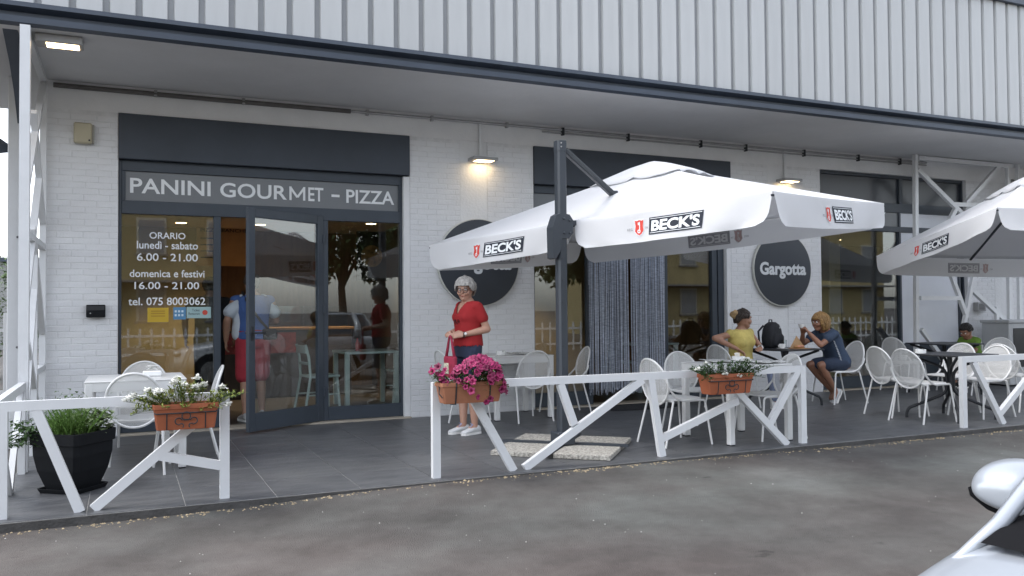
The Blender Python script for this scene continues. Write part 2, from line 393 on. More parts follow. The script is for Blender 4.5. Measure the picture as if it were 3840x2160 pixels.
# bricks: one mesh, scaled; the largest in view are objects, the rest one mass
bmx = MB().bbox(-.5, .5, -.5, .5, -.5, .5, .0001)
bb = bmesh.new(); bmesh.ops.create_cube(bb, size=1)
for v in bb.verts: v.co = Vector((v.co.x*.236, v.co.y*.03, v.co.z*.0585))
bmesh.ops.bevel(bb, geom=list(bb.edges), offset=.0035, segments=1, affect='EDGES')
brick_me = bpy.data.meshes.new('brick'); bb.to_mesh(brick_me); bb.free(); brick_me.materials.append(M_brick)
CO, BL = .0642, .244
allb = []
for k, (a, b) in enumerate(PIER):
    segs = [(a,b)] if not STRIP[k] else [(a, STRIP[k][0]-.012), (STRIP[k][1]+.012, b)]
    for (p, q) in segs:
        for c in range(int(OT/CO)):
            z = .004+CO*(c+.5); x = p - (0 if c % 2 else BL/2) - .03*rnd.random()
            while x < q-.01:
                l0, l1 = max(x, p), min(x+BL, q)
                if l1-l0 > .03: allb.append(((l0+l1)/2, z, l1-l0))
                x += BL
def px_area(t):
    x, z, w = t; d = (x-CAM.x)*_f.x+(0-CAM.y)*_f.y
    hidden = 40 if (2.95 < x < 5.2 and z > 1.95) or x > 12 else 0
    return -(w/(d*d)) + hidden
allb.sort(key=px_area)
stuff = MB()
for i, (x, z, w) in enumerate(allb):
    yo = .0185 + rnd.uniform(-.0008, .0008)
    sx = (w-.008)/.236
    if i < 300: link('brick', brick_me, None, wall_o, loc=(x, yo, z), scale=(sx, 1, 1), rot=(rnd.uniform(-.01,.01), 0, rnd.uniform(-.004,.004)))
    else:
        Mx = Matrix.Translation((x, yo, z)) @ Matrix.Diagonal((sx,1,1,1)); stuff.add([Mx @ v.co for v in brick_me.vertices], [tuple(f.vertices) for f in brick_me.polygons])
stuff.build('brickwork', M_brick, wall_o, kind='stuff')
# soffit, fascia beam, cladding, roof
MB().box(-3.2, 16, -1.757, .0, SOF, SOF+.06).build('soffit', M_soffit, B)
MB().box(-3.2, -.73, .0, 1.6, SOF, SOF+.06).build('soffit', M_soffit, B)
fas = [(-1.760,SOF-.004),(-1.825,SOF+.012),(-1.83,SOF+.062),(-1.745,SOF+.075),(-1.745,SOF+.118),(-1.845,SOF+.140),(-1.845,SOF+.178),(-1.730,SOF+.190),(-1.730,SOF+.064),(-1.760,SOF+.062)]
MB().prism([(-3.2,y,z) for y,z in fas], (19.2,0,0)).build('fascia_beam', M_fascia, B)
MB().box(-3.2, 16, -1.735, -1.70, SOF+.185, 5.60).build('cladding_backing', M_cladg, B)
cz0, cz1 = SOF+.192, 5.60
P_ = .2580
cp = MB().prism([(-.106,-1.737,cz0),(-.098,-1.772,cz0),(.094,-1.772,cz0),(.100,-1.766,cz0),(.104,-1.737,cz0)], (0,0,cz1-cz0)).me('cladding_panel'); cp.materials.append(M_clad)
for i in range(70):
    x = -2.9+.047+P_*i
    if x < 15.9: link('cladding_panel', cp, None, B, loc=(x, 0, 0))
MB().box(-3.2, 16, -1.83, -1.66, 5.601, 5.72).build('parapet_cap', M_fascia, B)
MB().box(-3.2, 16, -1.66, 9.2, 5.5, 5.58).build('roof', M_conc, B)
MB().box(-3.2, -3.1, -1.70, 9.2, SOF, 5.5).build('gable', M_clad, B)
# beam corner at the open left bay: column, brace, downpipe
c0 = W(30,800,'y',0); 
MB().bbox(-1.062, -.945, .0, .14, -.06, SOF-.002, .006).build('column', M_white, B)
br = MB()
pts = [W(38,95,'y',-1.62), W(62,220,'y',-1.15), W(78,330,'y',-.7), W(90,450,'y',-.18)]
for a, b in zip(pts, pts[1:]): br.bar(a, b, .075, .11, (1,0,0), .012)
br.build('steel_brace', M_fascia, B)
MB().bar((-1.9,1.4,SOF-.03),(-1.12,.12,2.95), .09, .12, (1,0,0)).build('steel_brace', M_fascia, B)
dp = MB().tube([(-.90,-.16,3.2),(-.90,-.12,2.9),(-.90,-.10,2.6),(-.90,-.10,0)], .034, 10)
dpo = dp.build('downpipe', M_fascia, B, smooth=True)
for z in (2.05,.95): MB().tube([(-.90,-.10,z),(-.94,-.10,z+.0),(-.97,-.02,z)], .012, 6).build('pipe_clip', M_black, dpo)
# thresholds
for a, b in OPEN: MB().bbox(a+.002, b-.002, -.045, .24, -.004, .018, .004).build('threshold', M_stone, B)
for a, b in OPEN[:2]: MB().box(b-.075, b-.001, .005, .24, .019, 2.89).build('jamb', M_wall, B)

# ------------------------------------------------------------------ interior shell
M_in_floor = mat('cafe_floor', (.055,.05,.045), .35, var=.2, vs_=3)
M_in_warm = mat('cafe_wall_ochre', (.34,.27,.15), .8, var=.08)
M_in_brown = mat('cafe_wood_panel', (.12,.075,.04), .55, var=.3, vs_=3, stretch=(6,1,.5))
M_in_ceil = mat('cafe_ceiling', (.38,.36,.32), .85, var=.04)
M_in_dark = mat('cafe_dark_wall', (.07,.065,.06), .8, var=.1)
MB().box(-.54, 15.7, .08, 8.9, -.02, .003).build('interior_floor', M_in_floor, B)
MB().box(-.54, 15.7, .33, 8.9, 2.595, 2.70).build('interior_ceiling', M_in_ceil, B)
MB().box(-.54, 1.3, 4.4, 4.5, .003, 2.594).build('interior_wall', M_in_warm, B)
MB().box(1.3, 3.9, 4.6, 4.7, .003, 2.594).build('interior_wall', M_in_brown, B)
MB().box(3.9, 9.0, 5.0, 5.1, .003, 2.594).build('interior_wall', M_in_warm, B)
MB().box(9.0, 15.7, 4.0, 4.1, .003, 2.594).build('interior_wall', M_in_dark, B)
MB().box(3.9, 3.99, .33, 5.0, .003, 2.594).build('interior_wall', M_in_dark, B)
MB().box(8.9, 8.99, .33, 5.0, .003, 2.594).build('interior_wall', M_in_brown, B)
MB().box(11.2, 11.45, 1.4, 1.65, .003, 2.594).build('interior_column', M_in_warm, B)
# ceiling downlights, lit in the photograph
M_lamp = mat('lit_lamp', (1,.8,.5), .5, emit=(1.0,.72,.38), estr=4.2)
def downlight(x, y, e=40):
    o = MB().lathe([(.085,2.575),(.095,2.594)], 16).build('downlight', M_white, B)
    o.location = (x, y, 0)
    MB().lathe([(.075,2.5735),(.075,2.5745)], 16).build('lamp', M_lamp, o)
    L = bpy.data.lights.new('downlight_beam', 'SPOT'); L.energy = e; L.color = (1,.72,.42); L.spot_size = R(95); L.spot_blend = .6; L.shadow_soft_size = .06
    lo = bpy.data.objects.new('downlight_beam', L); COL.objects.link(lo); lo.parent = o; lo.location = (0, 0, 2.55)
for x, y in ((.75,3.4),(1.85,3.3),(3.35,2.6),(4.6,3.9),(6.9,3.9),(10.6,3.0),(12.6,2.6)): downlight(x, y)
# ------------------------------------------------------------------ shopfronts (parts of the building)
FY = .10      # front plane of the frames
def fx(px, y=FY): return W(px, 1140, 'y', y).x
def fz(px, py, y=FY): return W(px, py, 'y', y).z
def header(a, b, z0, z1):
    return MB().bbox(a+.003, b-.003, -.022, .09, z0, z1-.002, .005).build('header_panel', M_anthd, B)
def frame_bars(bars, y0=FY-.035, y1=FY+.035):
    mbx = MB()
    for k, (x0, x1, z0, z1) in enumerate(bars): mbx.bbox(x0, x1, y0 - .0015*(k % 3), y1 + .0015*(k % 3), z0, z1, .004)
    return mbx
def pane(parent, x0, x1, z0, z1, y=FY+.005, name='pane'):
    return MB().box(x0, x1, y, y+.012, z0, z1).build(name, M_glass, parent)
# --- shopfront 1
header(*OPEN[0], 2.905, OT)
a, b = -.055, 3.055
m0, m1 = .895, .972        # mullion left of the doorway
n0, n1 = 2.085, 2.155      # mullion the door hangs on
s1 = frame_bars([(a, a+.030, .02, 2.90), (b-.035, b, .02, 2.90), (a+.03, b-.035, 2.79, 2.903), (a+.03, b-.035, 2.335, 2.475), (a+.03, .010, 2.475, 2.79), (3.005, b-.035, 2.475, 2.79),
                 (m0, m1, .02, 2.335), (n0, n1, .02, 2.335), (a+.03, m0, .02, .20), (n1, b-.035, .02, .175)]).build('shopfront', M_anth, B)
MB().box(.010, 3.005, FY-.012, FY+.01, 2.475, 2.79).build('sign_panel', M_frost, s1)
z = 2.632
fit_text('PANINI', .055, .865, 2.640, .160, FY-.0145, M_letter, s1, offset=.015)
fit_text('GOUR', .965, 1.689, 2.638, .162, FY-.0145, M_letter, s1, offset=.015)
mm = MB(); zl, zh = 2.558, 2.714; xa, xb = 1.730, 1.885; yy = FY-.0145
for k, (p, q) in enumerate((((xa,zl),(xa,zh)),((xa,zh-.012),((xa+xb)/2,zl+.035)),(((xa+xb)/2,zl+.035),(xb,zh-.012)),((xb,zl),(xb,zh)))): mm.bar((p[0],yy-.0002*k,p[1]),(q[0],yy-.0002*k,q[1]), .025, .004, (0,1,0))
mm.build('lettering', M_letter, s1)
fit_text('ET', 1.932, 2.105, 2.635, .158, FY-.0145, M_letter, s1, offset=.015)
MB().box(2.20, 2.295, FY-.0165, FY-.0125, 2.616, 2.645).build('lettering', M_letter, s1)
fit_text('PIZZA', 2.375, 2.955, 2.634, .158, FY-.0145, M_letter, s1, offset=.015)
pane(s1, a+.03, m0, .20, 2.335); pane(s1, n1, b-.035, .175, 2.335)
gy = FY+.003
fit_text('ORARIO', fx(560), fx(695), fz(630,884), .070, gy, M_letter, s1, offset=.010, depth=.001)
fit_text('lunedì - sabato', fx(513), fx(742), fz(630,920), .082, gy, M_letter, s1, offset=.010, depth=.001)
fit_text('6.00 - 21.00', fx(513), fx(742), fz(630,965), .082, gy, M_letter, s1, offset=.010, depth=.001)
fit_text('domenica e festivi', fx(486), fx(767), fz(630,1026), .080, gy, M_letter, s1, offset=.010, depth=.001)
fit_text('16.00 - 21.00', fx(504), fx(747), fz(630,1071), .078, gy, M_letter, s1, offset=.010, depth=.001)
fit_text('tel. 075 8003062', fx(481), fx(770), fz(630,1130), .084, gy, M_letter, s1, offset=.010, depth=.001)
def sticker(px0, px1, py0, py1, col, nm, parts=()):
    x0, x1 = fx(px0), fx(px1); z1, z0 = fz((px0+px1)/2, py0), fz((px0+px1)/2, py1)
    o = MB().box(x0, x1, gy-.0006, gy+.0006, z0, z1).build('window_sticker', mat(nm, col, .6, var=.05), s1)
    return x0, x1, z0, z1
x0, x1, z0, z1 = sticker(553,632,1154,1208,(.50,.33,.02),'sticker_yellow')
for zz in (.42,.60,.76): MB().box(x0+.035, x1-.035, gy-.0012, gy-.0008, z0+(z1-z0)*zz-.006, z0+(z1-z0)*zz+.006).build('sticker_print', mat('sticker_dark_yellow',(.35,.2,.01)), s1)
x0, x1, z0, z1 = sticker(650,697,1152,1198,(.08,.22,.38),'sticker_blue')
for i in range(6): MB().box(x0+.014+.034*(i%3), x0+.034+.034*(i%3), gy-.0012, gy-.0008, z0+.035+.042*(i//3), z0+.058+.042*(i//3)).build('sticker_print', mat('sticker_pale',(.55,.66,.72)), s1)
x0, x1, z0, z1 = sticker(700,791,1151,1193,(.30,.43,.43),'sticker_mint')
MB().lathe([(.028,-.0006),(.028,.0006)], 16, Matrix.Translation((x1-.062, gy-.0014, (z0+z1)/2)) @ Matrix.Rotation(R(90),4,'X')).build('sticker_print', mat('sticker_red',(.5,.05,.03)), s1)
fit_text('Ticket', x0+.055, x0+.135, z1-.035, .028, gy-.0012, M_navy, s1, depth=.0004)
fit_text('Restaurant', x0+.02, x0+.135, z1-.072, .028, gy-.0012, M_navy, s1, depth=.0004)
# --- the open door
hx, hy = n0-.002, FY-.03
fe = W(914,1622,'z',.03)
ang = math.atan2(fe.y-hy, fe.x-hx)     # direction from hinge to free edge
DL = 1.085
D = MB()
D.bbox(0, .085, -.025, .025, .025, 2.385, .004).bbox(DL-.085, DL, -.025, .025, .025, 2.385, .004).bbox(.085, DL-.085, -.0235, .0235, 2.285, 2.385, .004).bbox(.085, DL-.085, -.0235, .0235, .025, .215, .004)
door = D.build('door', M_anth, B, loc=(hx, hy, 0), rot=(0, 0, ang))
MB().box(.085, DL-.085, -.006, .006, .215, 2.285).build('pane', M_glass, door)
hd = MB()
for sgn in (-1, 1):
    hd.bbox(DL-.062, DL-.026, sgn*.025-.006, sgn*.025+.006, .98, 1.13, .003)
    hd.tube([(DL-.044, sgn*.03, 1.06), (DL-.044, sgn*.075, 1.06), (DL-.06, sgn*.085, 1.06), (DL-.17, sgn*.085, 1.06)], .011, 8)
hd.build('handle', M_black, door, smooth=True)
for zz in (.35, 1.30, 2.12): MB().tube([(-.004,.03,zz-.05),(-.004,.03,zz+.05)], .014, 8).build('hinge', M_anth, door)
# --- shopfront 2
header(*OPEN[1], 2.895, OT)
a, b = 4.79, 7.845
p0, p1, q0 = fx(2207)-.0, fx(2490), fx(2668)
s2 = frame_bars([(a, a+.03, .02, 2.89), (b-.10, b, .02, 2.89), (a+.03, b-.10, 2.79, 2.893), (a+.03, b-.10, 2.335, 2.475), (p0-.04, p0+.04, .02, 2.335), (p1-.04, p1+.04, .02, 2.335),
                 (a+.03, p0-.04, .02, .20), (p1+.04, b-.10, .02, .20), (q0-.01, q0+.075, .20, 2.335)]).build('shopfront', M_anth, B)
MB().box(a+.03, b-.10, FY-.012, FY+.01, 2.475, 2.79).build('sign_panel', M_frost, s2)
pane(s2, a+.03, p0-.04, .20, 2.335); pane(s2, p1+.04, q0-.01, .20, 2.335); pane(s2, q0+.075, b-.10, .20, 2.335)
# --- shopfront 3: glass header, white boards behind the right panes
a, b = 9.645, 12.865
zb = fz(3300, 770); 
xm = fx(3375); xr = fx(3590); zt0, zt1 = fz(3380,872), fz(3380,852)
s3 = frame_bars([(a, a+.03, .02, OT), (b-.03, b, .02, OT), (a+.03, b-.03, OT-.05, OT-.001), (a+.03, b-.03, fz(3200,790), fz(3200,755)), (a+.03, b-.03, zt0, zt1),
                 (xm-.03, xm+.01, .02, fz(3200,790)), (fx(3378)-.03, fx(3378)+.05, fz(3200,755), OT-.05), (xr, xr+.05, .02, fz(3200,790)), (a+.03, xm-.03, .02, .20), (xm+.01, b-.03, .02, fz(3480,1280)-.02)]).build('shopfront', M_anth, B)
MB().box(a+.03, b-.03, FY+.0, FY+.02, fz(3200,755), OT-.05).build('header_panel', mat('satin_dark_header', (.030,.036,.046), .28), s3)
MB().box(a+.03, xm-.03, FY-.012, FY+.01, zt1, fz(3200,790)).build('sign_panel', M_frost, s3)
pane(s3, a+.03, xm-.03, .20, zt0)
M_board = mat('white_board', (.66,.68,.72), .6, var=.03)
MB().box(xm+.01, xr, FY-.01, FY+.008, zt1, fz(3480,788)).build('white_board', M_board, s3)
MB().box(xm+.01, xr, FY-.01, FY+.008, fz(3480,1280)-.02, zt0).build('white_board', M_board, s3)
pane(s3, xr+.05, b-.03, fz(3480,1280)-.02, zt0)
yl = W(3312,815,'y',FY)
fit_text('Y', yl.x-.10, yl.x+.04, yl.z, .17, FY-.0145, M_letter, s3, offset=.018)

# ------------------------------------------------------------------ things on the wall
def round_sign(c, lab):
    t = thing('round_sign', lab, 'sign', (c[0], 0, c[1]), 0, 'round signs on the brick piers')
    Rr = .545
    rx = Matrix.Rotation(R(90), 4, 'X')
    MB().lathe([(Rr-.004,.012),(Rr,.016),(Rr,.052),(Rr-.006,.055)], 72, rx).build('rim', mat('sign_rim', (.50,.50,.46), .5), t, smooth=True)
    MB().lathe([(Rr-.012,.0552),(Rr-.012,.0580),(Rr-.016,.0588)], 72, rx).build('disc', mat('sign_disc_slate', (.027,.033,.043), .5, var=.08, vs_=1.5), t, smooth=True)
    fit_text('Gargotta', -.435, .435, -.02, .245, -.0600, M_letterg, t, offset=.035, spacing=1.02)
    return t
def mid(a, b): return ((a[0]+b[0])/2, (a[1]+b[1])/2)
round_sign((4.000, 1.868), 'round dark sign disc with pale lettering half hidden behind the open parasol')
round_sign((8.835, 1.845), 'round dark sign disc with pale lettering above the two seated women')
M_steel = mat('galvanised_conduit', (.34,.34,.34), .45, metal=.6, var=.15, vs_=8)
def wall_lamp(x, z, lab, wob=0):
    t = thing('wall_lamp', lab, 'lamp', (x, -.005, z), 0, 'lit lamps on the piers')
    MB().bbox(-.165, .165, -.21, -.012, -.018, .022, .006).build('housing', mat('lamp_grey', (.30,.30,.30), .5), t)
    MB().box(-.10, .12, -.185, -.04, -.0205, -.0183).build('diffuser', M_lamp, t)
    MB().bbox(-.012, .032, -.024, -.003, .024, SOF-z-.03, .003).build('conduit', M_white, t)
    MB().box(-.04, .06, -.011, .0, -.03, .05).build('wall_plate', mat('lamp_grey'), t)
    L = bpy.data.lights.new('lamp_light', 'AREA'); L.shape = 'RECTANGLE'; L.size = .2; L.size_y = .13; L.energy = .035; L.color = (1,.75,.42)
    o = bpy.data.objects.new('lamp_light', L); COL.objects.link(o); o.parent = t; o.location = (.01, -.11, -.026)
wall_lamp(4.035, 3.140, 'lit grey lamp on a white conduit between the first two shopfronts')
wall_lamp(8.925, 3.150, 'lit grey lamp on a white conduit just above the parasol edge')
t = thing('ceiling_lamp', 'lit floodlight under the roof overhang beside the tall white frame', 'lamp', (-.50, -1.55, SOF))
MB().bbox(-.19, .17, -.10, .10, -.075, -.003, .008).build('housing', mat('lamp_grey'), t)
MB().box(-.11, .14, -.075, .07, -.078, -.0755).build('diffuser', M_lamp, t)
# pipes along the wall head
t = thing('conduit_pipe', 'long grey metal pipes clipped along the wall head under the overhang', 'pipe', (0,0,SOF))
MB().tube([(-.66,-.03,-.055),(.9,-.03,-.06),(2.4,-.03,-.055)], .026, 8).build('pipe', mat('dark_conduit', (.10,.095,.09), .7, var=.2), t, smooth=True)
MB().tube([(2.3,-.028,-.052),(5,-.028,-.05),(8,-.028,-.05),(11.9,-.028,-.05)], .017, 8).build('pipe', M_steel, t, smooth=True)
MB().tube([(4.9,-.026,-.095),(8,-.026,-.098),(11.9,-.026,-.092)], .011, 8).build('pipe', M_steel, t, smooth=True)
for x in (.3,1.2,2.6,3.4,4.4,5.2,6.2,7.4,8.2,9.3,10.4,11.3): MB().bbox(x-.016, x+.016, -.052, .0, -.12 if x > 5 else -.085, -.02, .003).build('clip', M_black if x > 5 else M_steel, t)
# siren box, letterbox, meter box
p = W(312,503,'y',-.0)
t = thing('siren_box', 'beige alarm siren box high on the brick pier', 'alarm', (p.x, 0, p.z))
MB().bbox(-.085, .085, -.085, -.001, -.105, .105, .012).build('cover', mat('beige_plastic', (.42,.38,.27), .55, var=.06), t)
MB().bbox(.086, .105, -.07, -.005, -.10, .09, .004).build('side_grille', mat('beige_grey', (.30,.29,.26), .6), t)
MB().lathe([(.010,0),(.010,.004)], 10, Matrix.Translation((.06,-.085,-.075)) @ Matrix.Rotation(R(90),4,'X')).build('screw', M_black, t)
p0_, p1_ = W(323,1143,'y',-.06), W(395,1190,'y',-.06)
t = thing('letterbox', 'small black letterbox on the brick pier beside the shopfront', 'letterbox', ((p0_.x+p1_.x)/2, 0, (p0_.z+p1_.z)/2))
hw, hh = (p1_.x-p0_.x)/2, (p0_.z-p1_.z)/2
MB().bbox(-hw, hw, -.075, -.001, -hh, hh, .006).build('body', M_blackp, t)
MB().bbox(-hw+.006, hw-.006, -.080, -.0755, hh*.1, hh-.012, .002).build('flap', M_black, t)
MB().lathe([(.007,0),(.007,.004)], 10, Matrix.Translation((-hw*.55,-.0795,-hh*.35)) @ Matrix.Rotation(R(90),4,'X')).build('lock', M_steel, t)
p = W(3665,1150,'y',0)
t = thing('meter_box', 'grey electric box on the wall behind the right white frame', 'box', (p.x, 0, p.z))
MB().bbox(-.10, .10, -.09, -.001, -.075, .075, .006).build('body', mat('lamp_grey'), t)
MB().bbox(-.075, .06, -.096, -.0905, -.05, .05, .003).build('door', mat('meter_dark', (.12,.12,.12), .5), t)
for i, px in enumerate((3797, 3838)):
    p = W(px, 700, 'y', -.05)
    t = thing('wall_vent', ('round grey vent cover between the two outer uprights of the right white frame', 'round grey vent cover beyond the last upright of the right white frame')[i], 'vent', (p.x, 0, p.z), 0, 'round vents on the wall')
    MB().lathe([(.13,.002),(.13,.05),(.10,.055),(.10,.045)], 24, Matrix.Rotation(R(90),4,'X')).build('cover', mat('vent_grey', (.18,.18,.18), .5), t, smooth=True)
    for k in range(4): MB().box(-.09,.09,-.058,-.048,-.065+.035*k,-.055+.035*k).build('slat', mat('vent_grey'), t)

# string curtain in the doorway
t = thing('string_curtain', 'grey and navy string door curtain hanging to the floor behind the parasol', 'curtain', (0,0,0))
cx0, cx1 = fx(2205,0.03), fx(2492,.03)
MB().box(cx0-.02, cx1+.02, .015, .04, 2.36, 2.40).build('rail', M_anth, t)
for nm, colr, sel in (('strands_dark', (.022,.027,.040), 0), ('strands_mid', (.15,.17,.21), 1), ('strands_pale', (.50,.54,.62), 2)):
    mbx = MB(); r2_ = random.Random(3+sel)
    N = 110
    for i in range(N):
        k = r2_.random(); 
        x = cx0+(cx1-cx0)*(i+r2_.random())/N
        if abs(x-(cx0+(cx1-cx0)*.53)) < .018: continue
        y = .022+.012*r2_.random()+.006*sel*0; zl = .13+.10*r2_.random()
        w = .0038
        pts = [(x+.006*math.sin(i*1.7+zz*2)*(2.36-zz)*.5, y-.004*sel, zz) for zz in (2.36,1.8,1.2,.6,zl)]
        mbx.tube(pts, w, 4)
    mbx.build(nm, mat('string_'+nm, colr, .85, var=.35, vs_=90, stretch=(.2,.2,1)), t, kind='stuff')
p = W(2420,1545,'z',.004)
t = MB().rings([[Vector((.62*math.cos(a)*(1 if abs(math.cos(a))<.2 else 1), .30*math.sin(a), z)) for a in [2*math.pi*k/28 for k in range(28)]] for z in (.001,.010)]).build('door_mat', mat('dark_mat', (.012,.013,.016), .95, bump=.6, bs=200), loc=(6.10,-.36,.001), label='dark oval mat in front of the string curtain doorway', cat='mat')
# ------------------------------------------------------------------ white steel railings and lattice screens
RY = -3.56
def rp(px, py, y=RY): return W(px, py, 'y', y)
def railing(name, label, base, posts, rails, braces, w=.062, d=.05, y=RY, group='white railings along the terrace edge', cat='railing'):
    t = thing(name, label, cat, base, 0, group); o = Vector(base)
    k = 0
    for nm, lst in (('post', posts), ('top_rail', rails), ('brace', braces)):
        for a, b in lst:
            a, b = Vector(a)-o, Vector(b)-o; dd = d - .0016*(k % 4) - (.003 if nm == 'brace' else 0); k += 1
            mbx = MB().bar(a, b, w, dd, (0,1,0) if abs((b-a).normalized().y) < .8 and name != 'return_railing' else (1,0,0))
            mbx.build(nm, M_white, t)
    return t
HZ = .735   # top of rail
def zp(x, z, y=RY): return Vector((x, y, z))
bx = rp(1634,1600).x; ex = rp(3008,1500).x
railing('railing', 'white angular railing carrying the pink petunia box and a white flower box', (bx, RY, 0),
    [(zp(bx,.0), zp(bx,HZ-.001)), (zp(ex,.0), zp(ex,HZ-.001)), (rp(2436,1405)*1, Vector((rp(2482,1706).x, RY, 0)))],
    [(zp(bx+.031,HZ-.031), zp(ex-.031,HZ-.031))],
    [(zp(rp(1752,1450).x,HZ-.06), zp(rp(1925,1760).x,.0)), (zp(rp(1965,1750).x,.01), zp(rp(2408,1440).x,HZ-.06)), (zp(rp(2100,1450).x,HZ-.06), rp(2152,1592)),
     (rp(2470,1650), rp(2765,1502)), (zp(rp(2708,1475).x,HZ-.06), zp(rp(2950,1668).x,.0)), (zp(rp(2990,1420).x,HZ-.05), rp(2878,1602))])
px0 = rp(8,1700).x; px1 = rp(842,1700).x
railing('railing', 'white angular railing carrying the terracotta box beside the open door', (px1, RY, 0),
    [(zp(px1,0), zp(px1,HZ-.001)), (zp(px0,0), zp(px0,HZ-.001))],
    [(zp(px0+.031,HZ-.031), zp(px1-.031,HZ-.031))],
    [(zp(rp(135,1560).x,HZ-.06), zp(rp(300,1925).x,.0)), (zp(rp(350,1920).x,.01), rp(720,1595)), (rp(600,1708), rp(828,1745))])
x4 = rp(3612,1500).x
railing('railing', 'white angular railing in front of the black terrace table', (x4, RY, 0),
    [(zp(x4,0), zp(x4,HZ+.015)), (zp(11.6,0), zp(11.6,HZ+.015))], [(zp(x4+.031,HZ-.016), zp(11.57,HZ-.016))],
    [(zp(rp(3648,1370).x,HZ-.045), zp(rp(3762,1595).x,0)), (rp(3740,1560), zp(rp(3915,1380).x,HZ-.045)), (zp(rp(3915,1380).x+.1,HZ-.045), zp(10.9,0))])
XL = -.745
def lp(y, z): return Vector((XL, y, z))
railing('return_railing', 'short white railing running back from the terrace corner to the tall frame', (XL, RY, 0),
    [(lp(-1.90,0), lp(-1.90,HZ-.002))], [(lp(RY+.04,HZ-.033), lp(-1.935,HZ-.033))],
    [(lp(-3.45,HZ-.06), lp(-2.75,0)), (lp(-2.70,.01), lp(-2.0,HZ-.06)), (lp(-2.45,.30), lp(-1.93,.30))], group='white railings along the terrace edge')
t = thing('lattice_screen', 'tall white open frame of slanted bars standing at the left end of the terrace', 'screen', (XL, -1.80, 0))
def lat(parts, o, side, w=.055, d=.06):
    for k, (nm, a, b) in enumerate(parts): MB().bar(Vector(a)-o, Vector(b)-o, w, d-.0016*(k % 5), side).build(nm, M_white, t)
o = Vector((XL, -1.80, 0))
MB().bar(Vector((0,0,0)), Vector((.0,0,SOF-.008)), .075, .085, (0,1,0)).build('post', M_white, t)
lat([('post', lp(-.06,0), lp(-.06,SOF-.004)), ('post', lp(-.95,0), lp(-.95,1.9)), ('top_rail', lp(-1.77,SOF-.035), lp(-.09,SOF-.035)),
     ('brace', lp(-1.75,2.3), lp(-.1,3.6)), ('brace', lp(-.1,2.2), lp(-1.1,3.1)), ('brace', lp(-1.75,1.35), lp(-.5,2.6)), ('brace', lp(-.10,1.1), lp(-1.2,2.05)),
     ('cross_bar', lp(-1.75,1.95), lp(-.1,1.95)), ('brace', lp(-1.75,.35), lp(-.95,1.5)), ('brace', lp(-.1,.05), lp(-1.6,1.05)), ('cross_bar', lp(-.93,.75), lp(-.1,.75))], o, (1,0,0))
LY = -.30
def q(px, py): return W(px, py, 'y', LY)
lb = q(3440,1480); o = Vector((lb.x, LY, 0))
t = thing('lattice_screen', 'tall white open frame of crossing bars standing in front of the white boards', 'screen', o)
def atz(v, z): return Vector((v.x, v.y, z))
lat([('post', atz(q(3438,1480),0), atz(q(3432,580),SOF-.005)), ('top_rail', q(3442,592), atz(q(3792,622),q(3442,592).z)), ('brace', q(3440,636), q(3628,822)), ('brace', q(3748,622), q(3622,762)),
     ('cross_bar', q(3572,766), q(3742,774)), ('brace', q(3582,785), q(3505,935)), ('brace', q(3628,822), q(3535,1010)), ('brace', q(3530,930), q(3625,1190)), ('brace', q(3660,980), q(3612,1230)),
     ('cross_bar', q(3450,1118), q(3600,1118)), ('brace', q(3455,1235), q(3545,1360)), ('brace', q(3645,1088), q(3778,1212)), ('post', atz(q(3738,1150),0), q(3736,1150)),
     ('post', atz(q(3784,1200),0), atz(q(3778,620),SOF-.005)), ('post', atz(q(3822,1200),0), atz(q(3816,620),SOF-.005)), ('brace', q(3612,1225), atz(q(3655,1400),.0))], o, (0,1,0), .065, .06)

